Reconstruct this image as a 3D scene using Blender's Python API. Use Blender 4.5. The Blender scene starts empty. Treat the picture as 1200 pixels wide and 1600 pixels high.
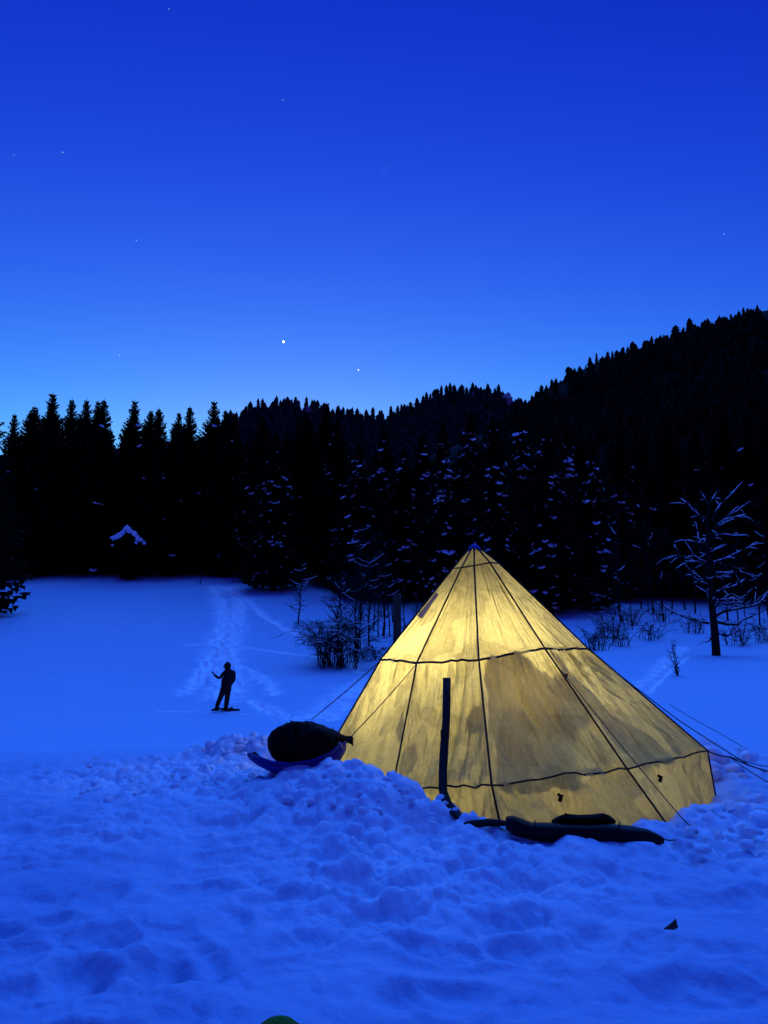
import bpy, math, random
import numpy as np
from mathutils import Vector, Matrix

random.seed(7)
rng = np.random.default_rng(11)
S = bpy.context.scene
C = S.collection
R = math.radians

# ------------------------------------------------------------------ camera
F = 1209.0                    # focal length in pixels of the 1200x1600 photograph
PITCH = R(8.0)
CAMZ = 1.6
cam = bpy.data.cameras.new('camera')
cam.sensor_fit = 'VERTICAL'; cam.sensor_height = 24.0; cam.lens = F / 1600 * 24
cam.clip_start = 0.05; cam.clip_end = 8000
camo = bpy.data.objects.new('camera', cam); C.objects.link(camo)
camo.location = (0, 0, CAMZ); camo.rotation_euler = (math.pi / 2 + PITCH, 0, 0)
S.camera = camo

# ------------------------------------------------------------------ blue-hour sky
W = bpy.data.worlds.new('World'); S.world = W; W.use_nodes = True
nt = W.node_tree
bg = nt.nodes['Background']; bg.inputs[1].default_value = 1.0
sk = nt.nodes.new('ShaderNodeTexSky'); sk.sky_type = 'NISHITA'; sk.sun_disc = False
sk.sun_elevation = R(-1.0); sk.sun_rotation = R(-6); sk.ozone_density = 5; sk.dust_density = 0.3
sep = nt.nodes.new('ShaderNodeSeparateColor'); com = nt.nodes.new('ShaderNodeCombineColor')
nt.links.new(sk.outputs[0], sep.inputs[0])
for i, (g, a, hi) in enumerate(((2.75, 400.0, 0.14), (2.35, 27.0, 0.50), (0.84, 1.66, 1.25))):
    p = nt.nodes.new('ShaderNodeMath'); p.operation = 'POWER'; p.inputs[1].default_value = g
    m = nt.nodes.new('ShaderNodeMath'); m.operation = 'MULTIPLY'; m.inputs[1].default_value = a
    c = nt.nodes.new('ShaderNodeMath'); c.operation = 'MINIMUM'; c.inputs[1].default_value = hi
    nt.links.new(sep.outputs[i], p.inputs[0]); nt.links.new(p.outputs[0], m.inputs[0])
    nt.links.new(m.outputs[0], c.inputs[0]); nt.links.new(c.outputs[0], com.inputs[i])
nt.links.new(com.outputs[0], bg.inputs[0])

# soft glow of the twilight arch
sun = bpy.data.lights.new('twilight', 'SUN'); sun.energy = 2.85; sun.angle = R(75); sun.color = (0.040, 0.225, 1.0)
suno = bpy.data.objects.new('twilight', sun); C.objects.link(suno)
suno.rotation_euler = (R(-33), 0, R(-16)); suno.location = (0, 20, 60)

S.view_settings.view_transform = 'Standard'; S.view_settings.look = 'None'
S.view_settings.exposure = 0; S.view_settings.gamma = 1
S.view_settings.use_curve_mapping = False
S.cycles.max_bounces = 8; S.cycles.diffuse_bounces = 5; S.cycles.use_denoising = True
S.cycles.sample_clamp_indirect = 6

# ------------------------------------------------------------------ helpers
SP, CP = math.sin(PITCH), math.cos(PITCH)
def P(px, py, d):
    """point at depth d (metres along Y) on the sight line of a photo pixel"""
    u = (px - 600) / F; v = (800 - py) / F
    dy = CP - v * SP
    return Vector((u * d / dy, d, CAMZ + (SP + v * CP) * d / dy))

def hash2(ix, iy, k):
    h = (ix * 374761393 + iy * 668265263 + k * 974634777) & 0xffffffff
    h = ((h ^ (h >> 13)) * 1274126177) & 0xffffffff
    h = (h ^ (h >> 16)) & 0xffffffff
    return h / 4294967295.0

def vnoise(x, y, k=0):
    x0 = np.floor(x); y0 = np.floor(y)
    fx = x - x0; fy = y - y0
    ix = x0.astype(np.int64); iy = y0.astype(np.int64)
    fx = fx * fx * fx * (fx * (fx * 6 - 15) + 10); fy = fy * fy * fy * (fy * (fy * 6 - 15) + 10)
    a = hash2(ix, iy, k); b = hash2(ix + 1, iy, k); c = hash2(ix, iy + 1, k); d = hash2(ix + 1, iy + 1, k)
    return (a + (b - a) * fx) * (1 - fy) + (c + (d - c) * fx) * fy

def fbm(x, y, k=0, oct=4):
    s = 0; a = .5
    for i in range(oct):
        s = s + a * (vnoise(x, y, k + i * 17) - .5); x = x * 2.03 + 5.3; y = y * 2.03 + 1.7; a *= .5
    return s

def lumps(x, y, k=0):
    """rounded clods: highest of random domes, 0..~1"""
    ix = np.floor(x).astype(np.int64); iy = np.floor(y).astype(np.int64)
    out = np.zeros_like(x)
    for dx in (-1, 0, 1):
        for dy in (-1, 0, 1):
            cx = ix + dx; cy = iy + dy
            px = cx + hash2(cx, cy, k); py = cy + hash2(cx, cy, k + 1)
            r = .35 + .55 * hash2(cx, cy, k + 2); hh = .35 + .65 * hash2(cx, cy, k + 3)
            q = ((x - px) ** 2 + (y - py) ** 2) / (r * r)
            out = np.maximum(out, hh * np.sqrt(np.clip(1 - q, 0, 1)))
    return out

def sstep(a, b, x):
    t = np.clip((x - a) / (b - a), 0, 1)
    return t * t * (3 - 2 * t)

def mesh_np(name, v, f):
    """v (n,3), f (m,k) arrays"""
    me = bpy.data.meshes.new(name)
    v = np.asarray(v, np.float32); f = np.asarray(f, np.int32)
    me.vertices.add(len(v)); me.vertices.foreach_set('co', v.ravel())
    k = f.shape[1]
    me.loops.add(f.size); me.loops.foreach_set('vertex_index', f.ravel())
    me.polygons.add(len(f)); me.polygons.foreach_set('loop_start', np.arange(0, f.size, k, dtype=np.int32))
    me.update(); me.validate()
    return me

def smooth(me, on=True):
    me.polygons.foreach_set('use_smooth', [on] * len(me.polygons)); me.update()

class MB:
    def __init__(s): s.v = []; s.f = []
    def add(s, vs, fs):
        n = len(s.v); s.v += [tuple(q) for q in vs]; s.f += [tuple(i + n for i in q) for q in fs]; return s
    def tube(s, pts, rads, n=6, cap=True, flat=1.0):
        pts = [Vector(p) for p in pts]
        if not hasattr(rads, '__len__'): rads = [rads] * len(pts)
        vs = []; fs = []
        a = None
        for i, p in enumerate(pts):
            d = (pts[min(i + 1, len(pts) - 1)] - pts[max(i - 1, 0)])
            d = d.normalized() if d.length > 1e-9 else Vector((0, 0, 1))
            if a is None:
                a = d.cross(Vector((0, 0, 1)) if abs(d.z) < .9 else Vector((1, 0, 0))).normalized()
            else:
                a = (a - d * a.dot(d)); a = a.normalized() if a.length > 1e-9 else d.orthogonal().normalized()
            b = d.cross(a)
            for k in range(n):
                t = 2 * math.pi * k / n
                vs.append(p + (a * math.cos(t) + b * math.sin(t) * flat) * rads[i])
        for i in range(len(pts) - 1):
            for k in range(n):
                fs.append((i * n + k, i * n + (k + 1) % n, (i + 1) * n + (k + 1) % n, (i + 1) * n + k))
        if cap:
            fs.append(tuple(range(n))[::-1]); fs.append(tuple((len(pts) - 1) * n + k for k in range(n)))
        return s.add(vs, fs)
    def box(s, c, d, rot=None):
        vs = []
        for x in (-1, 1):
            for y in (-1, 1):
                for z in (-1, 1):
                    q = Vector((x * d[0] / 2, y * d[1] / 2, z * d[2] / 2))
                    if rot: q = rot @ q
                    vs.append(Vector(c) + q)
        return s.add(vs, [(0, 1, 3, 2), (4, 6, 7, 5), (0, 4, 5, 1), (2, 3, 7, 6), (0, 2, 6, 4), (1, 5, 7, 3)])
    def loft(s, rings, closed=True, cap=True):
        n = len(rings[0]); vs = [p for r in rings for p in r]; fs = []
        for i in range(len(rings) - 1):
            for k in range(n if closed else n - 1):
                fs.append((i * n + k, i * n + (k + 1) % n, (i + 1) * n + (k + 1) % n, (i + 1) * n + k))
        if cap:
            fs.append(tuple(range(n))[::-1]); fs.append(tuple((len(rings) - 1) * n + k for k in range(n)))
        return s.add(vs, fs)
    def mesh(s, name, mat, sm=True):
        me = bpy.data.meshes.new(name); me.from_pydata(s.v, [], s.f); me.update()
        me.materials.append(mat)
        if sm: smooth(me)
        return me
    def build(s, name, mat, parent=None, sm=True):
        return obj(name, s.mesh(name, mat, sm), parent)

def obj(name, me, parent=None, loc=None):
    o = bpy.data.objects.new(name, me); C.objects.link(o)
    if parent is not None: o.parent = parent
    if loc is not None: o.location = loc
    return o
def thing(name, label, cat, loc=(0, 0, 0), rz=0, group=None):
    o = bpy.data.objects.new(name, None); C.objects.link(o)
    o.location = loc; o.rotation_euler = (0, 0, rz); o.empty_display_size = .1
    return tag(o, label, cat, group)
def tag(o, label, cat, group=None):
    o['label'] = label; o['category'] = cat
    if group: o['group'] = group
    return o

# ------------------------------------------------------------------ materials
def mat(name, col, rough=.8, var=0., scale=8., bump=0., bscale=40., spec=.2, col2=None, sheen=0):
    m = bpy.data.materials.new(name); m.use_nodes = True
    n = m.node_tree.nodes; l = m.node_tree.links
    b = n['Principled BSDF']; b.inputs['Roughness'].default_value = rough
    b.inputs['Specular IOR Level'].default_value = spec
    b.inputs['Base Color'].default_value = (*col, 1)
    tc = n.new('ShaderNodeTexCoord')
    if col2 or var:
        nz = n.new('ShaderNodeTexNoise'); nz.inputs['Scale'].default_value = scale; nz.inputs['Detail'].default_value = 5
        l.new(tc.outputs['Object'], nz.inputs['Vector'])
        mx = n.new('ShaderNodeMix'); mx.data_type = 'RGBA'
        c2 = col2 or tuple(c * (1 - var) for c in col)
        mx.inputs[6].default_value = (*col, 1); mx.inputs[7].default_value = (*c2, 1)
        l.new(nz.outputs[0], mx.inputs[0]); l.new(mx.outputs[2], b.inputs['Base Color'])
    if bump:
        nb = n.new('ShaderNodeTexNoise'); nb.inputs['Scale'].default_value = bscale; nb.inputs['Detail'].default_value = 4
        l.new(tc.outputs['Object'], nb.inputs['Vector'])
        bp = n.new('ShaderNodeBump'); bp.inputs['Strength'].default_value = bump; bp.inputs['Distance'].default_value = .02
        l.new(nb.outputs[0], bp.inputs['Height']); l.new(bp.outputs[0], b.inputs['Normal'])
    return m

M_clod = mat('packed_snow', (.80, .86, .93), .75, bump=.5, bscale=30, spec=.1)
M_tsnow = mat('branch_snow', (.95, .96, .97), .8, bump=.3, bscale=6, spec=.1)
M_needle = mat('spruce_needles', (.010, .016, .007), .9, var=.6, scale=1.2, spec=.05)
M_far = mat('far_conifers', (.010, .013, .008), .95, var=.5, scale=.05, spec=.02)
M_fargrey = mat('far_bare_wood', (.030, .026, .026), .95, var=.7, scale=.04, spec=.02)
M_bark = mat('dark_bark', (.022, .016, .012), .9, var=.5, scale=6, bump=.6, bscale=25, spec=.1)
M_twig = mat('twigs', (.016, .013, .012), .9, var=.4, scale=5, spec=.1)
M_post = mat('weathered_wood', (.10, .065, .035), .85, var=.6, scale=7, bump=.5, bscale=30)
M_rock = mat('pale_rock', (.62, .58, .55), .9, col2=(.16, .15, .15), scale=.35, bump=.8, bscale=.5)
M_black = mat('black_nylon', (.0035, .0035, .0032), .8, var=.4, scale=9, bump=.35, bscale=22, spec=.06)
M_navy = mat('dark_sled_plastic', (.0025, .003, .007), .5, var=.3, scale=6, bump=.1, bscale=20, spec=.10)
M_blue = mat('blue_sled_plastic', (.004, .010, .24), .45, var=.4, scale=7, bump=.1, bscale=18, spec=.25)
M_tape = mat('dark_webbing', (.010, .010, .012), .85, bump=.3, bscale=90)
M_cord = mat('guy_cord', (.03, .03, .035), .8)
M_cap = mat('blue_cap_fabric', (.012, .03, .30), .7, bump=.3, bscale=40)
M_red = mat('red_plastic', (.25, .02, .015), .5)
M_window = mat('grey_vent_film', (.38, .36, .36), .5, var=.2, scale=10)
M_cloth = mat('dark_clothes', (.008, .008, .010), .9, var=.3, scale=9)
M_skin = mat('skin', (.30, .17, .12), .6)
M_green = mat('green_fleece', (.07, .17, .01), .9, var=.4, scale=30, bump=.5, bscale=120)
M_shard = mat('dead_leaf', (.09, .065, .045), .8, var=.4, scale=50)
def thin_cloth(nm='thin_shadow_cloth', c1=(.80, .76, .62, 1), c2=(.95, .92, .85, 1), mixf=.20):
    m = bpy.data.materials.new(nm); m.use_nodes = True
    n = m.node_tree.nodes; l = m.node_tree.links
    out = [q for q in n if q.type == 'OUTPUT_MATERIAL'][0]; n.remove(n['Principled BSDF'])
    nz = n.new('ShaderNodeTexNoise'); nz.inputs['Scale'].default_value = 6; nz.inputs['Detail'].default_value = 5
    r = n.new('ShaderNodeValToRGB'); r.color_ramp.elements[0].color = c1; r.color_ramp.elements[1].color = c2
    tc = n.new('ShaderNodeTexCoord'); l.new(tc.outputs['Object'], nz.inputs['Vector']); l.new(nz.outputs[0], r.inputs[0])
    a = n.new('ShaderNodeBsdfTranslucent'); b = n.new('ShaderNodeBsdfDiffuse'); x = n.new('ShaderNodeMixShader'); x.inputs[0].default_value = mixf
    l.new(r.outputs[0], a.inputs[0]); l.new(r.outputs[0], b.inputs[0]); l.new(a.outputs[0], x.inputs[1]); l.new(b.outputs[0], x.inputs[2]); l.new(x.outputs[0], out.inputs[0])
    return m
M_thin = thin_cloth()
M_vent = thin_cloth('grey_vent_mesh', (.20, .20, .22, 1), (.28, .27, .28, 1), .55)
M_metal = mat('lamp_metal', (.08, .08, .08), .4)

def emis(name, col, st):
    m = bpy.data.materials.new(name); m.use_nodes = True
    n = m.node_tree.nodes; b = n['Principled BSDF']
    b.inputs['Base Color'].default_value = (*col, 1)
    b.inputs['Emission Color'].default_value = (*col, 1); b.inputs['Emission Strength'].default_value = st
    return m
M_glow = emis('lamp_glow', (1, .78, .35), 12)
M_star = emis('starlight', (.75, .9, 1), .75)
M_planet = emis('planet_light', (.95, 1, .92), 2.2)

def snow_material():
    m = bpy.data.materials.new('snow'); m.use_nodes = True
    n = m.node_tree.nodes; l = m.node_tree.links
    b = n['Principled BSDF']; b.inputs['Roughness'].default_value = .65; b.inputs['Specular IOR Level'].default_value = .12
    at = n.new('ShaderNodeAttribute'); at.attribute_name = 'churned'
    af = n.new('ShaderNodeAttribute'); af.attribute_name = 'litter'
    geo = n.new('ShaderNodeNewGeometry')
    m1 = n.new('ShaderNodeMix'); m1.data_type = 'RGBA'
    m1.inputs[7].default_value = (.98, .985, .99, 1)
    ad_ = n.new('ShaderNodeAttribute'); ad_.attribute_name = 'trodden_shade'
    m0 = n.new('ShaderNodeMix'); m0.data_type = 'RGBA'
    m0.inputs[6].default_value = (.49, .60, .74, 1); m0.inputs[7].default_value = (.27, .355, .565, 1)  # near snow: trampling and the dimmer foreground light both put into the colour
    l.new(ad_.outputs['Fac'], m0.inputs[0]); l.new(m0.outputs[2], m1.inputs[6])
    l.new(at.outputs['Fac'], m1.inputs[0])
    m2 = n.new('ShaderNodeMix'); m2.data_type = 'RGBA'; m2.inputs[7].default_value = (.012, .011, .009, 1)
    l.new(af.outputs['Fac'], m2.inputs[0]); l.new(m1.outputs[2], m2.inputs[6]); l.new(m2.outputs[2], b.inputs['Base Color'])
    h = None
    for sc, w in ((7, .028), (30, .012), (120, .004)):
        nz = n.new('ShaderNodeTexNoise'); nz.inputs['Scale'].default_value = sc; nz.inputs['Detail'].default_value = 3
        l.new(geo.outputs['Position'], nz.inputs['Vector'])
        mm = n.new('ShaderNodeMath'); mm.operation = 'MULTIPLY'; mm.inputs[1].default_value = w; l.new(nz.outputs[0], mm.inputs[0])
        if h is None: h = mm
        else:
            ad = n.new('ShaderNodeMath'); ad.operation = 'ADD'; l.new(h.outputs[0], ad.inputs[0]); l.new(mm.outputs[0], ad.inputs[1]); h = ad
    bp = n.new('ShaderNodeBump'); bp.inputs['Strength'].default_value = .55; bp.inputs['Distance'].default_value = 1.0
    l.new(h.outputs[0], bp.inputs['Height']); l.new(bp.outputs[0], b.inputs['Normal'])
    return m
M_snow = snow_material()

def canvas_material():
    m = bpy.data.materials.new('tent_canvas'); m.use_nodes = True
    n = m.node_tree.nodes; l = m.node_tree.links
    for q in list(n):
        if q.type == 'BSDF_PRINCIPLED': n.remove(q)
    out = [q for q in n if q.type == 'OUTPUT_MATERIAL'][0]
    geo = n.new('ShaderNodeNewGeometry')
    # damp, frosted stains and shadows from inside, painted as crisp scalloped patches
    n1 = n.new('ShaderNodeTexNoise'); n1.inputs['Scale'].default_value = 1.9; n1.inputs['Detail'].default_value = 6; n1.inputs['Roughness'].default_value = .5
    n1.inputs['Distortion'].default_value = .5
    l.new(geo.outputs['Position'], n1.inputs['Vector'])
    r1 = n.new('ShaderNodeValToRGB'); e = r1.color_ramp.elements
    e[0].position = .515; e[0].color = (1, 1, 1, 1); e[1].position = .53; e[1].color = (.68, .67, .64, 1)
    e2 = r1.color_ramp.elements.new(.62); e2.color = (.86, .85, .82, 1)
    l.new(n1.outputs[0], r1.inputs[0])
    n2 = n.new('ShaderNodeTexNoise'); n2.inputs['Scale'].default_value = 22; n2.inputs['Detail'].default_value = 5; n2.inputs['Roughness'].default_value = .65
    l.new(geo.outputs['Position'], n2.inputs['Vector'])
    r2 = n.new('ShaderNodeValToRGB'); e = r2.color_ramp.elements
    e[0].position = .35; e[0].color = (.84, .84, .84, 1); e[1].position = .68; e[1].color = (1.05, 1.05, 1.04, 1)
    l.new(n2.outputs[0], r2.inputs[0])
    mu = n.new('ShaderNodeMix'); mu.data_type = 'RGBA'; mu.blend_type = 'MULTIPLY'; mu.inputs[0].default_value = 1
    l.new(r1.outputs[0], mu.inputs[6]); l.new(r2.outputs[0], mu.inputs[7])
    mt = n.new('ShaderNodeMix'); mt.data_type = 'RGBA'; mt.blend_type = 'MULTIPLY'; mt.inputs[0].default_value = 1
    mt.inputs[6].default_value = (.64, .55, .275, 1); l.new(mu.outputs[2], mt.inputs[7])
    md = n.new('ShaderNodeMix'); md.data_type = 'RGBA'; md.blend_type = 'MULTIPLY'; md.inputs[0].default_value = 1
    md.inputs[6].default_value = (.50, .43, .165, 1); l.new(r2.outputs[0], md.inputs[7])
    nb = n.new('ShaderNodeTexNoise'); nb.inputs['Scale'].default_value = 9; nb.inputs['Detail'].default_value = 4
    uv = n.new('ShaderNodeTexCoord'); mp = n.new('ShaderNodeMapping'); mp.inputs['Scale'].default_value = (1.5, .16, 1)
    l.new(uv.outputs['UV'], mp.inputs['Vector']); l.new(mp.outputs[0], nb.inputs['Vector'])
    bp = n.new('ShaderNodeBump'); bp.inputs['Strength'].default_value = 1; bp.inputs['Distance'].default_value = .09
    l.new(nb.outputs[0], bp.inputs['Height'])
    tr = n.new('ShaderNodeBsdfTranslucent'); df = n.new('ShaderNodeBsdfDiffuse')
    for s_, c_ in ((tr, mt), (df, md)):
        l.new(c_.outputs[2], s_.inputs['Color']); l.new(bp.outputs[0], s_.inputs['Normal'])
    mix = n.new('ShaderNodeMixShader'); mix.inputs[0].default_value = .5
    l.new(tr.outputs[0], mix.inputs[1]); l.new(df.outputs[0], mix.inputs[2]); l.new(mix.outputs[0], out.inputs['Surface'])
    return m
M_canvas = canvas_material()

# ------------------------------------------------------------------ terrain
LEFT = np.array([(0, .0), (3, 0), (5, .02), (7, .03), (8.3, .02), (9.6, -.08), (11.5, -.28), (14, -.62), (17, -1.0), (20, -1.30), (25, -1.64), (29, -1.80), (40, -1.15), (55, .75), (70, 3.4), (85, 6.1), (110, 10.5), (160, 24), (700, 60)])
RIGHT = np.array([(0, .0), (3, 0), (5, 0), (7, -.02), (9, -.05), (11, -.25), (15, -.6), (25, -.45), (40, .0), (52, 1.2), (70, 4.0), (90, 8.5), (120, 17), (160, 30), (700, 80)])
TC = Vector((P(740, 850, 8.6).x, 8.6, 0))       # tent centre
def poly(pts): return np.array([tuple(P(*p)) for p in pts])
BERMS = [
    (poly([(230, 1212, 8.4), (330, 1196, 8.2), (400, 1206, 7.9), (470, 1204, 7.5), (548, 1176, 7.0), (600, 1208, 6.5), (634, 1238, 6.2), (658, 1268, 5.95), (676, 1302, 5.7), (684, 1330, 5.5)]), .75),
    (poly([(320, 1163, 9.7), (370, 1150, 9.6), (430, 1160, 9.4), (500, 1175, 9.2)]), .45),
    (poly([(704, 1320, 5.5), (740, 1312, 5.55), (800, 1307, 5.6), (930, 1314, 5.55), (1040, 1310, 5.7), (1075, 1302, 6.1)]), .5),
    (poly([(1078, 1296, 6.3), (1100, 1275, 6.6), (1135, 1264, 6.9), (1210, 1272, 7.0), (1300, 1285, 7.0)]), .55),
    (poly([(1100, 1160, 9.2), (1145, 1166, 9.2), (1210, 1186, 9.0), (1300, 1210, 9.0)]), .5),
]
def berm_z(x, y, base):
    z = base
    for pl, w in BERMS:
        best = np.full_like(x, 1e9); zc = np.zeros_like(x)
        for a, b in zip(pl[:-1], pl[1:]):
            d = b - a; L = d[0] ** 2 + d[1] ** 2
            t = np.clip(((x - a[0]) * d[0] + (y - a[1]) * d[1]) / L, 0, 1)
            q = (x - a[0] - t * d[0]) ** 2 + (y - a[1] - t * d[1]) ** 2
            m = q < best; best = np.where(m, q, best); zc = np.where(m, a[2] + t * d[2], zc)
        g = np.exp(-best / (w * w))
        z = z + (zc - z) * np.where(zc > z, g, g * .6)
    return z
def base_z(x, y):
    r = np.sqrt(x * x + y * y); yy = np.where(y > 0, np.maximum(y, r * .55), r * .6)
    zl = np.interp(yy, LEFT[:, 0], LEFT[:, 1]); zr = np.interp(yy, RIGHT[:, 0], RIGHT[:, 1])
    # soften the kinks of the profile
    for k in (.93, 1.07):
        zl = zl + np.interp(yy * k, LEFT[:, 0], LEFT[:, 1]); zr = zr + np.interp(yy * k, RIGHT[:, 0], RIGHT[:, 1])
    zl /= 3; zr /= 3
    t = sstep(-.03, .17, x / np.maximum(yy, .5))
    z = zl + (zr - zl) * t
    z = z + fbm(x / 9, y / 9, 3, 3) * .5 * sstep(10, 30, r) + fbm(x / 30, y / 30, 9, 3) * 2.2 * sstep(45, 110, r)
    return z
def near_z(x, y):
    z = base_z(x, y)
    rt = np.hypot(x - TC.x, y - TC.y)
    pit = sstep(2.75, 2.2, rt)
    z = z + (-.16 - z) * pit
    zb = berm_z(x, y, z)
    return z + (zb - z) * sstep(1.75, 2.15, rt)
def ground1(x, y):
    a = np.array([float(x)]); b = np.array([float(y)])
    return float(near_z(a, b)[0])
def hit(px, py, d0=4., d1=120.):
    """where the sight line of a pixel meets the snow"""
    ds = np.geomspace(d0, d1, 700)
    u = (px - 600) / F; v = (800 - py) / F; dy = CP - v * SP
    x = u * ds / dy; z = CAMZ + (SP + v * CP) * ds / dy
    g = near_z(x, ds); k = np.argmax(g > z)
    if not (g > z).any(): k = len(ds) - 1
    return Vector((x[k], ds[k], g[k]))

TRACKS = [  # pixel polylines, half width m, depth m, footprints?
    ([(332, 916), (348, 945), (350, 975), (343, 1005), (337, 1040), (330, 1065)], .7, .16, True),
    ([(362, 918), (372, 940), (370, 970), (360, 1000), (357, 1035), (352, 1090)], .7, .16, True),
    ([(340, 914), (385, 936), (412, 962), (455, 987), (500, 1003), (533, 1020), (566, 1050)], .32, .12, False),
    ([(350, 1095), (392, 1095), (430, 1114), (475, 1132)], .35, .14, True),
    ([(372, 1040), (408, 1058), (430, 1084)], .3, .14, True),
    ([(365, 1075), (395, 1062), (428, 1068)], .2, .10, True),
    ([(286, 1086), (312, 1058), (330, 1020)], .35, .10, True),
    ([(250, 1112), (350, 1112), (480, 1124)], .10, .05, False),
    ([(290, 1008), (335, 1006), (390, 1012), (470, 1024), (560, 1038)], .15, .05, False),
    ([(590, 1062), (545, 1088), (500, 1122)], .8, .10, True),
    ([(1068, 1012), (1032, 1042), (1000, 1076)], .28, .12, True),
    ([(1075, 1025), (1045, 1050), (1010, 1082)], .12, .08, False),
]
def build_ground():
    ang = np.concatenate([np.linspace(-180, -31, 40, endpoint=False), np.linspace(-31, 31, 620), np.linspace(31, 180, 41)[1:]])
    rad = np.concatenate([np.geomspace(.35, 2.4, 22, endpoint=False), np.geomspace(2.4, 13, 440, endpoint=False),
                          np.geomspace(13, 115, 330, endpoint=False), np.geomspace(115, 900, 30)])
    A, RR = np.meshgrid(np.radians(ang), rad)
    x = (np.sin(A) * RR).ravel(); y = (np.cos(A) * RR).ravel(); r = RR.ravel()
    z = near_z(x, y)
    rt = np.hypot(x - TC.x, y - TC.y)
    out = sstep(1.9, 2.15, rt)
    # how disturbed is the snow: shovelled rim, trampled camp floor, untouched field
    rim = .55 * sstep(5.2, 6.6, r) * sstep(12.0, 8.2, r + 2.4 * fbm(x / 2, y / 2, 40, 4)) * sstep(3.0, -.5, x)
    rim = rim * (.25 + .75 * sstep(-.2, .25, fbm(x / 1.3, y / 1.3, 21, 3)))
    bm_ = np.zeros_like(x); nr_ = r < 14
    for pl, w in (BERMS[0], BERMS[1], BERMS[3], BERMS[4]):
        xb, yb = x[nr_], y[nr_]; best = np.full_like(xb, 1e9)
        for a, b in zip(pl[:-1], pl[1:]):
            d = b - a; t = np.clip(((xb - a[0]) * d[0] + (yb - a[1]) * d[1]) / (d[0] ** 2 + d[1] ** 2), 0, 1)
            best = np.minimum(best, (xb - a[0] - t * d[0]) ** 2 + (yb - a[1] - t * d[1]) ** 2)
        bm_[nr_] = np.maximum(bm_[nr_], np.exp(-best / (1.05 * w + .35) ** 2))
    rim = np.maximum(rim, bm_)
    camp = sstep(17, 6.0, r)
    wx = x + .10 * fbm(x * 3, y * 3, 51, 3); wy = y + .10 * fbm(x * 3 + 9, y * 3, 52, 3)
    dz = rim * (.10 * lumps(wx / .50, wy / .50, 60) + .095 * lumps(wx / .25 + .3, wy / .25, 70) + .060 * lumps(wx / .13, wy / .13, 80) + .026 * lumps(wx / .065, wy / .065, 85) - .13)
    dz += rim * .10 * fbm(x * 2.2, y * 2.2, 90, 4)
    tread = camp * (1 - .6 * rim)
    dz += tread * (.30 * fbm(x * .55, y * .75, 33, 3) + .05 * (lumps(wx / 1.1, wy / .7, 34) - .4) * sstep(-.15, .15, fbm(x * .5, y * .5, 38, 2)) + .010 * lumps(wx / .16, wy / .16, 39) - .05 * np.abs(fbm(x * 2.4 + .6 * wy, y * 2.4, 35, 3)) * 2)
    cr = sstep(-.05, .2, fbm(x * .7 + 3, y * .7, 48, 3))
    dz += tread * cr * (.05 * (.22 - np.abs(fbm(x * 3.2 + .8 * wy, y * 3.6, 46, 4)) * 2) + .030 * lumps(wx / .24, wy / .2, 49) * sstep(.0, .2, fbm(x * 1.7, y * 1.7, 50, 2)))
    dz += .012 * camp * fbm(x * 9, y * 9, 36, 3)
    dz += (.10 * fbm(x * .5, y * .3, 37, 3) + .03 * fbm(x * 2.5, y * 1.2, 47, 3)) * sstep(11, 16, r)       # wind ripples of the open field
    # old boot holes in the camp floor
    for k in range(46):
        d = 2.6 + 4.2 * random.random(); a = R(random.uniform(-27, 27))
        cx, cy = d * math.sin(a), d * math.cos(a); th = random.uniform(0, 6.3)
        X = (x - cx) * math.cos(th) + (y - cy) * math.sin(th); Y = -(x - cx) * math.sin(th) + (y - cy) * math.cos(th)
        q = (X / .22) ** 2 + (Y / .12) ** 2
        dz += (-.045 * np.exp(-q * q) + .02 * np.exp(-(np.sqrt(q) - 1.35) ** 2 * 6)) * random.uniform(.5, 1.1)
    z = z + dz * out
    trod_shade = camp * (1 - .55 * rim) * (.75 + .5 * fbm(x * .8, y * .8, 44, 4))  # trampled snow plus painted foreground shade, stronger towards the camera
    churn = np.clip(.45 * rim * (.5 + 1.2 * (fbm(x * 3, y * 3, 45, 3) + .3)), 0, 1)
    far = (r > 9) & (r < 115)
    xi, yi = x[far], y[far]; dz = np.zeros_like(xi); ch = np.zeros_like(xi)
    for pts, hw, dep, steps in TRACKS:
        pl = []
        for (a, b), (c, d) in zip(pts[:-1], pts[1:]):
            for t in (0, .33, .66): pl.append(hit(a + (c - a) * t, b + (d - b) * t))
        pl.append(hit(*pts[-1]))
        pl = np.array([tuple(q) for q in pl])
        best = np.full_like(xi, 1e9)
        for a, b in zip(pl[:-1], pl[1:]):
            d = b - a; L = max(d[0] ** 2 + d[1] ** 2, 1e-6)
            t = np.clip(((xi - a[0]) * d[0] + (yi - a[1]) * d[1]) / L, 0, 1)
            best = np.minimum(best, (xi - a[0] - t * d[0]) ** 2 + (yi - a[1] - t * d[1]) ** 2)
        best = np.sqrt(best)
        edge = hw * (1 + 1.1 * fbm(xi * .8, yi * .8, 5, 3))
        g = np.exp(-(best / edge) ** 2)
        if steps:
            sp = lumps(xi / .42, yi / .62, 15)
            dz += g * (-1.5 * dep * sstep(.25, .75, sp) + dep * .5)
            ch = np.maximum(ch, g * (.6 + 1.3 * sstep(.1, .6, sp) * (.3 + .9 * vnoise(xi * 1.1, yi * 1.1, 6))))
        else:
            dz += -dep * g; ch = np.maximum(ch, g * (.85 + .5 * vnoise(xi * 1.3, yi * 1.3, 8)))
    z[far] += dz; churn[far] = np.maximum(churn[far], ch)
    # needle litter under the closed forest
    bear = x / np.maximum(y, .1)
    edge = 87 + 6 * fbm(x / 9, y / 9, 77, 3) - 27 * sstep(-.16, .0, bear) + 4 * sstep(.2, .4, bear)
    lit = sstep(0, 9, r - edge) * .985
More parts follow.
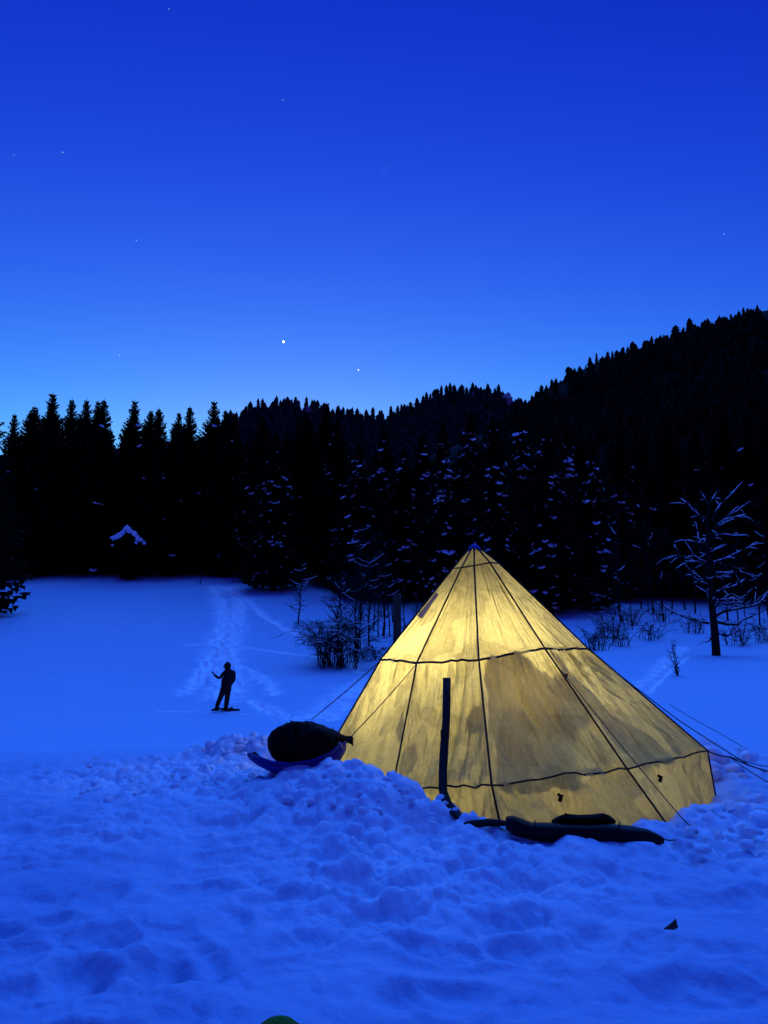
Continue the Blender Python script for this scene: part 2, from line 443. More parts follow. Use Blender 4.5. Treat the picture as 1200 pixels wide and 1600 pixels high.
    lit = np.where(y < 0, sstep(90, 120, r), lit)
    n, m = len(rad), len(ang)
    i, j = np.meshgrid(np.arange(n - 1), np.arange(m - 1), indexing='ij'); k = (i * m + j).ravel()
    f = np.stack([k, k + m, k + m + 1, k + 1], 1)[:, ::-1]
    me = mesh_np('snow_ground', np.stack([x, y, z], 1), f)
    for nm, arr in (('churned', churn), ('litter', lit), ('trodden_shade', trod_shade)):
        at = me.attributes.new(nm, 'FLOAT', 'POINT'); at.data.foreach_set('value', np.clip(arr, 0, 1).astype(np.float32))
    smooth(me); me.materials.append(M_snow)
    o = obj('snow_ground', me); o['kind'] = 'structure'
    return o
GROUND = build_ground()

def bear_px(px): return math.atan((px - 600) / F / CP)
def slope_row(row, px):
    p = P(px, row, 1.0); return (p.z - CAMZ) / math.hypot(p.x, 1.0)
def hill(name, prof, r0, rc, r1, b0, b1, nb, nr, seed, pw):
    bs = np.linspace(b0, b1, nb)
    pb = np.array([bear_px(p[0]) for p in prof]); pe = np.array([slope_row(p[1], p[0]) for p in prof])
    el = np.interp(bs, pb, pe)
    rr = np.concatenate([np.linspace(r0, rc, nr), np.linspace(rc, r1, 8)[1:]])
    B, Q = np.meshgrid(bs, rr); EL = np.broadcast_to(el, B.shape)
    x = np.sin(B) * Q; y = np.cos(B) * Q
    zc = CAMZ + EL * rc
    s = np.clip((Q - r0) / (rc - r0), 0, 1)
    z = zc * s ** pw + 3 * (1 - s)
    z = np.where(Q > rc, zc * (1 - .5 * ((Q - rc) / (r1 - rc)) ** 1.2), z)
    z = z + fbm(x / 40, y / 40, seed, 4) * 14 * np.sin(np.pi * np.clip(s, 0, 1)) * (Q <= rc)
    n, m = B.shape
    i, j = np.meshgrid(np.arange(n - 1), np.arange(m - 1), indexing='ij'); k = (i * m + j).ravel()
    me = mesh_np(name, np.stack([x.ravel(), y.ravel(), z.ravel()], 1), np.stack([k, k + m, k + m + 1, k + 1], 1)[:, ::-1])
    smooth(me)
    def zat(b, q):
        e = np.interp(b, pb, pe); zc = CAMZ + e * rc; s = np.clip((q - r0) / (rc - r0), 0, 1)
        x = np.sin(b) * q; y = np.cos(b) * q
        z = zc * s ** pw + 3 * (1 - s) + fbm(x / 40, y / 40, seed, 4) * 14 * np.sin(np.pi * s)
        return x, y, z
    o = obj(name, me); o['kind'] = 'structure'
    return o, zat
PROF_MID = [(-400, 720), (100, 705), (300, 690), (345, 668), (385, 650), (440, 637), (470, 644), (505, 650), (560, 662), (620, 652), (660, 640), (700, 622), (750, 617), (785, 624), (805, 640), (850, 660), (1000, 700)]
PROF_R = [(640, 726), (780, 668), (805, 646), (835, 624), (870, 602), (930, 571), (1000, 547), (1100, 512), (1200, 485), (1500, 420), (2600, 300)]
HR = 330.; HM = 560.
M_slope = mat('forest_slope', (.009, .011, .008), .95, var=.5, scale=.06, spec=.02)
hill_mid, zmid = hill('far_ridge', PROF_MID, 125, HM, 800, bear_px(-400), bear_px(1000), 90, 30, 5, 1.35)
hill_mid.data.materials.append(M_slope)
hill_right, zright = hill('wooded_hill', PROF_R, 112, HR, 520, bear_px(640), bear_px(2600), 90, 30, 6, 1.2)
hill_right.data.materials.append(M_slope)

# ------------------------------------------------------------------ far conifers
def conifer_verts(seed, levels=9, n=8, round_top=.0):
    rd = random.Random(seed); vs = []; fs = []
    for k in range(levels):
        t0 = k / levels; r = (.155 * (1 - t0) ** (.75 - round_top) + .014) * rd.uniform(.85, 1.2)
        z0 = .06 + .92 * t0; z1 = z0 + .92 / levels * 2.1
        b = len(vs); off = rd.random() * 6
        for q in range(n * 2):
            a = off + math.pi * q / n; rr = r * (rd.uniform(.85, 1.2) if q % 2 else rd.uniform(.45, .65))
            vs.append((rr * math.cos(a), rr * math.sin(a), z0 - (.03 if q % 2 else -.012) * rd.random()))
        vs.append((0, 0, min(z1, 1.0)))
        for q in range(n * 2): fs.append((b + q, b + (q + 1) % (2 * n), b + 2 * n))
    b = len(vs)
    for q in range(4): vs.append((.012 * math.cos(q * 1.57), .012 * math.sin(q * 1.57), 0))
    vs.append((0, 0, .3)); fs += [(b + q, b + (q + 1) % 4, b + 4) for q in range(4)]
    return np.array(vs), np.array(fs)
FARV = [conifer_verts(s, 9, 6, rt) for s, rt in ((1, 0), (2, .2), (3, .1), (4, .3), (5, 0))]
def far_forest(name, label, zat, n, b0, b1, q0, q1, h0, h1, m, seed):
    rg = np.random.default_rng(seed); V = []; Fc = []; cnt = 0
    for k in range(n):
        q = math.sqrt(rg.uniform(q0 * q0, q1 * q1)); b = rg.uniform(b0, b1)
        x, y, z = zat(np.array([b]), np.array([q])); v, f = FARV[rg.integers(0, 4)]
        hgt = rg.uniform(h0, h1); th = rg.uniform(0, 6.3)
        c, s = math.cos(th), math.sin(th); wd = hgt * rg.uniform(1.0, 1.5)
        V.append(np.stack([(v[:, 0] * c - v[:, 1] * s) * wd + x[0], (v[:, 0] * s + v[:, 1] * c) * wd + y[0], v[:, 2] * hgt + z[0] - .6], 1))
        Fc.append(f + cnt); cnt += len(v)
    me = mesh_np(name, np.concatenate(V), np.concatenate(Fc)); me.materials.append(m)
    o = obj(name, me); tag(o, label, 'forest'); o['kind'] = 'stuff'
    return o
far_forest('hillside_forest', 'black conifer forest covering the steep hill on the right', zright, 2300, bear_px(760), bear_px(1480), 130, HR - 16, 5, 9, M_far, 1)
far_forest('ridge_forest', 'dim grey brown bare forest on the far ridge in the middle', zmid, 1100, bear_px(330), bear_px(840), 300, HM - 10, 10, 16, M_fargrey, 2)

def far_mesh(i, m, nm):
    me = mesh_np(nm, *FARV[i]); me.materials.append(m); return me
SKY_A = [far_mesh(i, M_far, 'conifer_tip') for i in range(5)]
def skyline(zat, rc, pxs, lab, grp, h0, h1):
    for px in pxs:
        b = bear_px(px); q = rc - random.uniform(0, 8)
        x, y, z = zat(np.array([b]), np.array([q])); hgt = random.uniform(h0, h1)
        if random.random() < .18: hgt *= 1.25
        o = obj('skyline_conifer', random.choice(SKY_A), None, (x[0], y[0], z[0] - 2.0))
        wd = random.uniform(1.0, 2.3)
        o.scale = (hgt * wd, hgt * wd, hgt); o.rotation_euler = (0, 0, random.uniform(0, 6.3)); tag(o, lab, 'conifer', grp)
px = 768; pr = []
while px < 1206: pr.append(px); px += random.uniform(3.0, 8.0)
skyline(zright, HR, pr, 'small black conifer poking up along the skyline of the right hill', 'conifers on the right hill skyline', 3.0, 6.4)
px = 372; pr = []
while px < 812: pr.append(px); px += random.uniform(4.0, 9.5)
skyline(zmid, HM, pr, 'tiny dark conifer along the crest of the far middle ridge', 'conifers on the far ridge crest', 5.5, 10.0)

# pale rock outcrops on the ridge
def outcrop(px, row, d, w, h, label, seed):
    rd = random.Random(seed); o = MB(); n = 9
    base = P(px, row, d); rings = []
    for k in range(6):
        t = k / 5; ring = []
        for q in range(n):
            a = 2 * math.pi * q / n; rr = (1 - .45 * t ** 2) * rd.uniform(.55, 1.3)
            ring.append((w / 2 * rr * math.cos(a) + w * .12 * t, w / 2 * rr * math.sin(a), h * (t - .25) + h * .1 * rd.uniform(-1, 1)))
        rings.append(ring)
    o.loft(rings); ob = o.build('rock_outcrop', M_rock, sm=False); ob.location = base
    return tag(ob, label, 'rock', 'pale rock outcrops on the far ridge')
outcrop(745, 622, HM - 40, 8, 9, 'pale rock face among trees on top of the far ridge', 1)
outcrop(791, 632, HM - 40, 9, 10, 'pale rock spur at the right end of the far ridge', 2)
outcrop(479, 644, HM - 40, 10, 4, 'low pale rock ledge on the left hump of far ridge', 3)

# ------------------------------------------------------------------ spruces
def make_spruce(seed, h=20., wide=.17, snow=.05, lean=0., bare=.05):
    rd = random.Random(seed)
    vs = []; fs = []; sn = MB()
    sites = []
    z = h * bare
    while z < h * .985:
        t = z / h; L0 = h * wide * (1 - t) ** .70 * (1 if t > .12 else .75 + 2 * t) * (.62 + .38 * min(1, (1 - t) / .22)) + .10
        L0 *= rd.uniform(.68, 1.2); nb = 10 if t < .85 else 7
        off = rd.random() * 6.3
        for q in range(nb):
            a = off + 2 * math.pi * q / nb + rd.uniform(-.3, .3); L = L0 * rd.uniform(.65, 1.15)
            up = .35 - 1.0 * (1 - t) ** .6 + rd.uniform(-.15, .15)
            c, s = math.cos(a), math.sin(a); w = (.13 + .16 * rd.random()) * L + .08
            sp = []
            for k in range(5):
                u = k / 4
                sp.append((L * u, z + L * (up * u * .55 + .22 * u * u * u) + (.10 if k == 4 else 0) * L))
            n0 = len(vs)
            prof = (.12, .75, 1., .62, .02)
            for k in range(5):
                for sd in (-1, 1):
                    ww = w * prof[k] * .45
                    x = sp[k][0]; zz = sp[k][1] - abs(ww) * .35
                    vs.append((x * c - sd * ww * s, x * s + sd * ww * c, zz))
            for k in range(4):
                i = n0 + 2 * k; fs.append((i, i + 1, i + 3)); fs.append((i, i + 3, i + 2))
            for kk in range(1, 9):               # side twigs and hanging sprays
                k = (kk + 1) // 2; lo_ = (kk % 2)
                sx = (sp[k][0] + sp[k - 1][0]) / 2 if lo_ else sp[k][0]; sz = (sp[k][1] + sp[k - 1][1]) / 2 if lo_ else sp[k][1]
                for sd in (-1, 1):
                    i = len(vs); x = sx * rd.uniform(.9, 1.0); zz = sz
                    fw = w * rd.uniform(.5, .95) * prof[min(k, 3)] + .05
                    for dx, dw, dzz in ((-.09 * L, 0, 0), (.02 * L, .02, .0), (.12 * L + .05, sd * fw, -fw * .55)):
                        X = x + dx; vs.append((X * c - dw * s, X * s + dw * c, zz + dzz))
                    fs.append((i, i + 1, i + 2))
                i = len(vs); x = sx; zz = sz; dr = (.11 * L + .14) * rd.uniform(.4, 1.2)
                dw = rd.uniform(-.3, .3) * w
                for dx, ddw, dzz in ((-.07 * L - .05, 0, .03), (.06 * L + .05, 0, .03), (rd.uniform(-.05, .1) * L, dw, -dr)):
                    X = x + dx; vs.append((X * c - ddw * s, X * s + ddw * c, zz + dzz))
                fs.append((i, i + 1, i + 2))
            if rd.random() < snow * 2.0 * (1.25 - t) and L > .5:
                k = rd.choice((2, 3, 3)); sites.append((sp[k][0] * c, sp[k][0] * s, sp[k][1] + .06, L, a))
        z += h * .0165 * rd.uniform(.8, 1.2) * (1.1 - .45 * t)
    vs += [(0, 0, h * 1.01), (.07, 0, h * .94), (-.04, .06, h * .94), (-.04, -.06, h * .94)]
    n = len(vs); fs += [(n - 4, n - 3, n - 2), (n - 4, n - 2, n - 1), (n - 4, n - 1, n - 3)]
    # dense inner twigs: a ragged core that lets little sky through
    nk = 22; b0 = len(vs)
    for k in range(nk):
        t = bare + (.99 - bare) * k / (nk - 1); rr = h * wide * (1 - t) ** .70 * .46 * (.4 + .6 * min(1, (1 - t) / .28))
        for q in range(10):
            a = 2 * math.pi * q / 10 + k * .3; r2 = rr * rd.uniform(.7, 1.25)
            vs.append((r2 * math.cos(a), r2 * math.sin(a), h * t + rd.uniform(-.15, .15)))
    for k in range(nk - 1):
        for q in range(10):
            i0 = b0 + k * 10 + q; i1 = b0 + k * 10 + (q + 1) % 10
            fs += [(i0, i1, i1 + 10), (i0, i1 + 10, i0 + 10)]
    crown = mesh_np('crown', vs, fs); crown.materials.append(M_needle)
    trunk = MB().tube([(0, 0, -.5), (0, 0, h * .3), (0, 0, h * .97)], [h * .013, h * .010, .02], 7).mesh('trunk', M_bark)
    for (x, y, zz, L, a) in sites:
        q_ = rd.random()
        blob(sn, (x, y, zz), (.08 + .26 * q_ ** 3, (.11 + .42 * q_ ** 3) * rd.uniform(.7, 1.4), .04 + .09 * q_), a + rd.uniform(-.3, .3), rd, slope=.6)
    smesh = sn.mesh('snow_load', M_tsnow) if sites else None
    return trunk, crown, smesh
def blob(mb, c, r, a, rd, n=7, slope=0.):
    rings = []
    for k, (t, w) in enumerate(((-1, .25), (-.55, .85), (.1, 1.), (.65, .7), (1, .2))):
        ring = []
        for q in range(n):
            th = 2 * math.pi * q / n; ww = w * rd.uniform(.72, 1.25)
            X = r[0] * ww * math.cos(th); Y = r[1] * ww * math.sin(th); Z = r[2] * (t + rd.uniform(-.2, .2)) - .3 * X * X / max(r[0], .01) - slope * X
            ring.append((c[0] + X * math.cos(a) - Y * math.sin(a), c[1] + X * math.sin(a) + Y * math.cos(a), c[2] + Z))
        rings.append(ring)
    mb.loft(rings)
SPR = {}
for key, args in {
    'a': (1, 20, .155, .012), 'b': (2, 20, .135, .010), 'c': (3, 20, .185, .012), 'd': (4, 20, .165, .010),
    'e': (5, 20, .150, .016),
    's1': (6, 20, .160, .18), 's2': (7, 20, .175, .14), 's3': (8, 20, .15, .20), 's4': (9, 20, .17, .10)}.items():
    SPR[key] = make_spruce(*args)
def spruce(key, x, y, top, label, group, wd=1.0, rz=None):
    zb = ground1(x, y); s = (top - zb) / 20.
    t = thing('spruce_tree', label, 'spruce', (x, y, zb), random.uniform(0, 6.3) if rz is None else rz, group)
    t.scale = (s * wd, s * wd, s)
    tr, cr, sm = SPR[key]
    obj('trunk', tr, t); obj('crown', cr, t)
    if sm: obj('snow_load', sm, t)['kind'] = 'stuff'
    return t
def sp_px(key, px, row, d, label, group, wd=1.0):
    p = P(px, row, d); return spruce(key, p.x, d, p.z, label, group, wd)
ORD = ('first second third fourth fifth sixth seventh eighth ninth tenth eleventh twelfth thirteenth fourteenth fifteenth sixteenth seventeenth eighteenth nineteenth twentieth').split()
G1 = 'spruces along the far left edge of the snowfield'
L1 = 'dark spruce in the row behind the left snowfield, tip against the sky'
for n_, (px, row, d, k, w) in enumerate(((55, 634, 92, 'c', 1.0), (83, 613, 95, 'a', 1.0), (113, 621, 96, 'b', .95), (136, 622, 93, 'b', 1.0), (154, 625, 95, 'a', .9), (163, 622, 97, 'b', 1.0),
                         (211, 624, 92, 'a', .95), (236, 640, 92, 'c', .9), (249, 636, 95, 'd', .95), (280, 642, 97, 'b', .85), (297, 633, 93, 'b', 1.0), (335, 625, 92, 'a', 1.0), (352, 638, 97, 'b', .7), (367, 642, 98, 'b', .7))):
    sp_px(k, px, row, d, ORD[n_] + ' spruce tip from the left on the skyline behind the snowfield', G1, w * 1.25)
L1b = 'black spruce filling the wall of forest behind the left snowfield'
for px in range(20, 470, 17):
    sp_px(random.choice('acde'), px + random.uniform(-7, 7), random.uniform(642, 695), random.uniform(87, 91.5), L1b, G1, random.uniform(.95, 1.25))
sp_px('c', -18, 602, 62, 'nearer spruce cut by the left picture edge, boughs reaching in', None, 1.0)
G2 = 'spruces of the forest wall behind the tent'
L2 = 'dark spruce in the forest wall between left bush and tent'
for px, row, d, k, w in ((405, 664, 84, 's4', 1.2), (432, 690, 76, 's2', 1.3), (478, 645, 86, 'c', 1.2), (510, 627, 88, 'a', 1.2), (528, 655, 80, 's4', 1.2), (562, 690, 72, 's1', 1.3), (600, 668, 78, 's4', 1.2), (632, 700, 70, 's2', 1.3), (660, 676, 76, 's4', 1.2)):
    sp_px(k, px, row, d, L2, G2, w)
L3 = 'spruce with snow loaded boughs behind the tent top'
for n_, (px, row, d, k, w) in enumerate(((692, 660, 62, 's3', 1.1), (735, 640, 66, 's1', 1.1), (770, 650, 60, 's2', 1.1), (812, 640, 64, 's1', 1.1), (852, 665, 58, 's2', 1.2), (885, 660, 62, 's3', 1.1), (925, 690, 60, 's1', 1.0))):
    sp_px(k, px, row, d, ORD[n_] + ' snow laden spruce from the left behind the tent top', 'snow laden spruces behind the tent', w)
L4 = 'black spruce in the dark forest on the right under the hill'
for px, row, d, k, w in ((1285, 640, 70, 'c', 1.2), (1330, 660, 72, 'd', 1.3), (1380, 640, 70, 'e', 1.3), (1430, 650, 72, 'c', 1.3), (1490, 640, 70, 'd', 1.3), (965, 665, 66, 's4', 1.2), (1000, 680, 68, 'd', 1.3), (1040, 650, 70, 'e', 1.2), (1085, 670, 67, 'c', 1.2), (1125, 640, 71, 'd', 1.3), (1165, 660, 68, 'a', 1.3), (1200, 630, 70, 'c', 1.2), (1240, 650, 68, 'd', 1.2),
                         (985, 700, 76, 'c', 1.4), (1060, 700, 78, 'd', 1.4), (1145, 700, 77, 'e', 1.4), (1215, 700, 78, 'c', 1.4), (905, 690, 74, 'd', 1.4), (840, 700, 76, 'c', 1.4), (720, 700, 78, 'd', 1.4)):
    sp_px(k, px, row, d, L4, 'spruces of the right forest', w)

# ------------------------------------------------------------------ bare trees and shrubs
def snow_strip(mb, pts, rad):
    mb.tube([Vector(p) + Vector((0, 0, rad * .8)) for p in pts], [rad * .55] + [rad] * (len(pts) - 2) + [rad * .4], 5)
def bare_larch():
    d = 38.
    base = P(1118, 1022, d); gz = ground1(base.x, d)
    t = thing('bare_tree', 'bare leafless tree with snow lined branches at right edge of clearing', 'tree', (base.x, d, gz))
    o = Vector((base.x, d, gz)); Z = lambda zx, zy, dd=0: P(820 + zx * .3167, 740 + zy * .3167, d + dd) - o
    tp = [Vector((0, 0, -.4)), Z(944, 880), Z(935, 760), Z(922, 640), Z(912, 520), Z(905, 400), Z(902, 300), Z(900, 225), Z(915, 130), Z(922, 70)]
    MB().tube(tp, [.23, .20, .18, .155, .135, .115, .09, .07, .04, .02], 9).build('trunk', M_bark, t)
    br = [[(902, 232), (850, 200), (770, 125)], [(925, 225), (940, 190), (1025, 100)], [(905, 330), (945, 270), (1000, 210), (1085, 155)], [(945, 265), (990, 235), (1090, 205)],
          [(908, 330), (975, 300), (1095, 305)], [(905, 420), (890, 400), (980, 360)], [(912, 470), (945, 435), (1030, 400), (1135, 350)], [(912, 520), (945, 490), (1060, 485), (1155, 512)],
          [(912, 530), (905, 522), (1010, 512)], [(918, 620), (948, 585), (1020, 560), (1085, 525)], [(920, 640), (950, 625), (1040, 615)], [(925, 670), (955, 650), (1080, 635), (1095, 600)],
          [(930, 710), (985, 680), (1090, 660), (1160, 640), (1195, 600)], [(918, 610), (900, 585), (830, 510), (765, 410), (740, 350)], [(908, 450), (850, 435), (790, 433)],
          [(765, 412), (698, 414)], [(912, 550), (880, 525), (845, 490)], [(905, 420), (860, 330), (840, 240)], [(935, 740), (850, 725), (780, 705), (670, 640)], [(940, 800), (905, 830)], [(908, 440), (820, 395)],
          [(905, 350), (800, 330)], [(940, 730), (1040, 745), (1130, 700)], [(938, 770), (1000, 800), (1060, 770)], [(912, 150), (960, 80)], [(915, 170), (870, 90)]]
    rd = random.Random(4)
    for b in br:
        e = rd.uniform(-1.6, 1.6); p0 = [Z(q[0], q[1], e * i / len(b)) for i, q in enumerate(b)]
        pts = []
        for a_, b_ in zip(p0[:-1], p0[1:]):
            pts += [a_, a_.lerp(b_, .5) + Vector((rd.uniform(-.05, .05), rd.uniform(-.1, .1), rd.uniform(-.09, .07)))]
        pts.append(p0[-1]); sn = MB()
        mb = MB(); n = len(pts); mb.tube(pts, [.06 * (1 - .75 * i / (n - 1)) + .012 for i in range(n)], 5)
        for i in range(n - 1):
            for k in range(5):
                a = pts[i].lerp(pts[i + 1], rd.random()); dv = (pts[i + 1] - pts[i]).normalized()
                q = a + (dv * .5 + Vector((rd.uniform(-.8, .8), rd.uniform(-.8, .8), rd.uniform(-.6, .8)))) * rd.uniform(.25, .8)
                mb.tube([a, (a + q) / 2 + Vector((0, 0, .05)), q], [.014, .010, .006], 4)
                if rd.random() < .35 and abs((q - a).normalized().z) < .75: snow_strip(sn, [a, (a + q) / 2 + Vector((0, 0, .05)), q], rd.uniform(.012, .024))
        bo = mb.build('branch', M_twig, t)
        dense = []
        for i in range(n - 1):
            for u in (0, .25, .5, .75): dense.append(pts[i].lerp(pts[i + 1], u))
        dense.append(pts[-1]); i = 1
        while i < len(dense) - 1:
            ln = rd.randint(4, 9); seg = dense[i:i + ln]
            if len(seg) >= 2: snow_strip(sn, [q + Vector((rd.uniform(-.02, .02), 0, rd.uniform(0, .02))) for q in seg], rd.uniform(.02, .04))
            i += ln - 1 + (rd.random() < .35)
        if sn.v: sn.build('snow_line', M_tsnow, bo)['kind'] = 'stuff'
bare_larch()

def twiggy(name, label, cat, px, row, d, h, stems, spread, seed, r0=.03, snowp=.25, arch=0., group=None, sub=6, gap=0):
    base = P(px, row, d); gz = ground1(base.x, d); rd = random.Random(seed)
    t = thing(name, label, cat, (base.x, d, gz), 0, group)
    for s in range(stems):
        mb = MB(); sn = MB()
        a = rd.uniform(0, 6.3); rr = spread * math.sqrt(rd.random()) * .35; hh = h * rd.uniform(.6, 1.05)
        x0, y0 = rr * math.cos(a), rr * math.sin(a); ox = spread * rd.uniform(-.5, 1) * math.cos(a); oy = spread * rd.uniform(-.5, 1) * math.sin(a)
        pts = []
        for k in range(7):
            u = k / 6; pts.append(Vector((x0 + ox * u ** 1.3 + rd.uniform(-.04, .04) * h * .3, y0 + oy * u ** 1.3, -.2 + hh * (u - arch * u * u * u * .9))))
        mb.tube(pts, [r0 * (1 - .8 * k / 6) for k in range(7)], 5)
        for k in range(sub):
            u = rd.uniform(.2, .98); i = min(int(u * 6), 5); p = pts[i].lerp(pts[i + 1], u * 6 - i)
            dv = Vector((rd.uniform(-1, 1), rd.uniform(-1, 1), rd.uniform(-.1, .9) - arch * .6)); L = h * rd.uniform(.08, .22) * (1.2 - u * .5)
            q1 = p + dv * L * .5; q2 = p + dv * L + Vector((0, 0, (.15 - .35 * arch) * L))
            mb.tube([p, q1, q2], [r0 * .4, r0 * .3, r0 * .15], 4)
            for j in range(3):
                e = q1 + Vector((rd.uniform(-1, 1), rd.uniform(-1, 1), rd.uniform(-.6, .7))) * L * .5
                mb.tube([q1.lerp(q2, rd.random()), e], [r0 * .2, r0 * .12], 3)
            if rd.random() < snowp * 1.6 and abs(dv.z) < .4:
                snow_strip(sn, [p, q1, q2], max(.018, r0 * .38))
        so = mb.build('stem', M_twig, t)
        if sn.v: sn.build('snow_line', M_tsnow, so)['kind'] = 'stuff'
    return t
twiggy('bare_bush', 'arching bare twiggy bush dusted with snow left of the post', 'bush', 526, 998, 42, 5.2, 72, 3.2, 1, .024, .20, .66, sub=12)
twiggy('bare_bush', 'low bare bramble on the right flank of the bigger bush', 'bush', 580, 985, 44, 2.0, 24, 1.6, 12, .022, .10, .75, sub=9)
for i, (px, row, d, h, lab) in enumerate(((547, 990, 44, 8.2, 'tall thin bare tree rising straight from the twiggy bush'), (570, 975, 47, 7.2, 'thin bare tree leaning right beside the tall one'), (522, 985, 45, 5.8, 'short thin bare tree left of the tall one in bush'), (600, 960, 52, 6.6, 'thin bare tree behind the wooden post'))):
    twiggy('bare_thin_tree', lab, 'tree', px, row, d, h, 4, 1.3, 20 + i, .05, .16, 0, 'thin bare trees around the bush', sub=24)
twiggy('bare_thin_tree', 'small tree with pale snowy side branches left of the bush', 'tree', 466, 940, 58, 6.0, 1, .5, 31, .07, .6, 0, 'thin bare trees around the bush', sub=34)
for i, (px, d, h, n) in enumerate(((930, 40, 2.4, 20), (950, 46, 3.0, 22), (968, 42, 2.0, 16), (985, 52, 2.6, 18), (1012, 45, 2.0, 16), (1035, 54, 2.4, 16), (1085, 48, 2.2, 16), (1150, 42, 2.4, 18), (1192, 43, 2.4, 18))):
    twiggy('bare_bush', ORD[i] + ' low twiggy bush from the left along the right forest edge', 'bush', px, 990, d, h, n, 1.6, 120 + i, .022, .10, .5, 'bushes along the right forest edge', sub=9)
twiggy('bare_sapling', 'slender bare sapling standing alone in the snow right of tent', 'sapling', 1063, 1052, 28, 1.75, 4, .5, 41, .022, .1, 0, sub=9)
G5 = 'thin trunks at the edge of the right forest'
L5 = 'thin dark bare trunk rising from snow at the edge of right forest'
for i, px in enumerate((942, 955, 962, 972, 981, 990, 1003, 1014, 1022, 1036, 1052, 1074, 1088, 1140, 1152, 1168, 1176, 1188, 1204)):
    d = random.uniform(47, 64)
    twiggy('bare_thin_tree', ORD[i] + ' thin bare trunk from the left at the right forest edge', 'tree', px, 1000, d, random.uniform(6, 10), 1, .25, 60 + i, random.uniform(.035, .09), .05, 0, G5, sub=12)
for i, (px, d) in enumerate(((584, 55), (612, 58), (635, 46), (650, 50), (662, 52))):
    twiggy('bare_thin_tree', ORD[i] + ' thin bare trunk from the left close to the wooden post', 'tree', px, 960, d, random.uniform(3, 5.5), 1, .4, 90 + i, .06, .12, 0, 'thin trunks near the post', sub=10)
twiggy('bare_thin_tree', 'small bare stem by the footprints at the left forest edge', 'sapling', 312, 915, 80, 2.6, 1, .3, 97, .05, .3, 0, sub=8)
# snow-capped young spruce at the left forest edge
def young_spruce():
    p = P(200, 910, 85); z = ground1(p.x, 85)
    t = thing('young_spruce', 'young spruce with a drooping snow covered top at left forest edge', 'spruce', (p.x, 85, z))
    s = 6.6 / 20
    for nm, me in (('trunk', SPR['c'][0]), ('crown', SPR['c'][1])):
        o = obj(nm, me, t); o.scale = (s * .95, s * .95, s)
    mb = MB(); rd = random.Random(3)
    for arm in ([(-2.0, 4.6), (-1.5, 4.55), (-1.0, 4.8), (-.5, 5.0), (-.1, 5.7)], [(-.15, 5.8), (.2, 5.5), (.6, 5.1), (.95, 4.7), (1.3, 4.35), (1.8, 4.2)], [(-1.9, 3.75), (-1.4, 3.8)], [(.9, 4.0), (1.3, 3.85)]):
        pts = []
        for a, b in zip(arm[:-1], arm[1:]):
            for u in (0, .33, .66): pts.append(Vector((a[0] + (b[0] - a[0]) * u + rd.uniform(-.05, .05), -1.3 + .4 * abs(a[0]), a[1] + (b[1] - a[1]) * u + rd.uniform(-.06, .06))))
        mb.tube(pts, [rd.uniform(.13, .32) * (.6 if q in (0, len(pts) - 1) else 1) for q in range(len(pts))], 7)
    for dx, dz, r in ((-.1, 5.55, .34), (.25, 5.2, .3), (-1.2, 4.55, .25), (1.1, 4.4, .3), (1.75, 4.0, .2), (-.7, 4.75, .22)): blob(mb, (dx, -1.25 + .4 * abs(dx), dz), (r, .3, .2), 0, rd)
    mb.build('snow_cap', M_tsnow, t)['kind'] = 'stuff'
young_spruce()

# wooden post
def post():
    p = P(620, 1006, 33); z = ground1(p.x, 33); top = P(620, 929, 33).z - z
    rd = random.Random(2); rings = []
    for k, u in enumerate((-.15, 0, .3, .6, .9, 1.0)):
        rings.append([((.19 - .03 * u) * math.cos(a) * rd.uniform(.95, 1.05) + .02 * u, (.19 - .03 * u) * math.sin(a), top * u + (rd.uniform(-.03, .05) if u == 1 else 0)) for a in [2 * math.pi * q / 12 for q in range(12)]])
    o = MB().loft(rings).build('wooden_post', M_post); o.location = (p.x, 33, z)
    tag(o, 'thick upright brown wooden post behind the left side of tent', 'post')
post()

# ------------------------------------------------------------------ the tent
# seams: name, then points at top ring, upper cord, mid cord, lower cord, hem  (photo pixel + depth)
SEAMS = [
    ((735, 856, 8.55), (709, 888, 8.45), (597, 1030, 8.25), (503, 1192, 8.15), (498, 1290, 8.15)),
    ((738, 857, 8.50), (722, 887, 8.30), (652, 1036, 7.62), (613, 1238, 6.75), (611, 1330, 6.70)),
    ((741, 857, 8.48), (741, 884, 8.25), (748, 1031, 7.32), (768, 1226, 6.35), (788, 1318, 6.15)),
    ((745, 857, 8.50), (764, 879, 8.30), (850, 1013, 7.72), (978, 1201, 6.85), (1062, 1318, 6.55)),
    ((748, 856, 8.56), (778, 880, 8.50), (918, 1014, 8.30), (1104, 1173, 8.05), (1124, 1285, 7.95)),
]
def seam3d():
    out = [[P(*q) for q in s] for s in SEAMS]
    cx, cy = P(741, 850, 8.6).x, 8.6
    for ang, in ((128,), (178,), (232,)):
        a = R(ang); row = []
        for r_, z_ in ((.05, 2.40), (.24, 2.18), (1.08, 1.22), (2.25 if ang < 200 else 1.85, .22), (2.35 if ang < 200 else 1.95, -.45)):
            row.append(Vector((cx + r_ * math.sin(a), cy - r_ * math.cos(a), z_)))
        out.append(row)
    return out
SE = seam3d(); NS = len(SE)
TO = Vector((TC.x, TC.y, -.16))
tent = thing('tipi_tent', 'glowing cream canvas tipi tent lit from inside in the snow', 'tent', TO)
tcen = sum((s[2] for s in SE), Vector()) / NS
def tier_pt(i, t, u, v):
    """bilinear point on panel i, tier t"""
    a, b = SE[i], SE[(i + 1) % NS]
    return a[t].lerp(a[t + 1], v).lerp(b[t].lerp(b[t + 1], v), u)
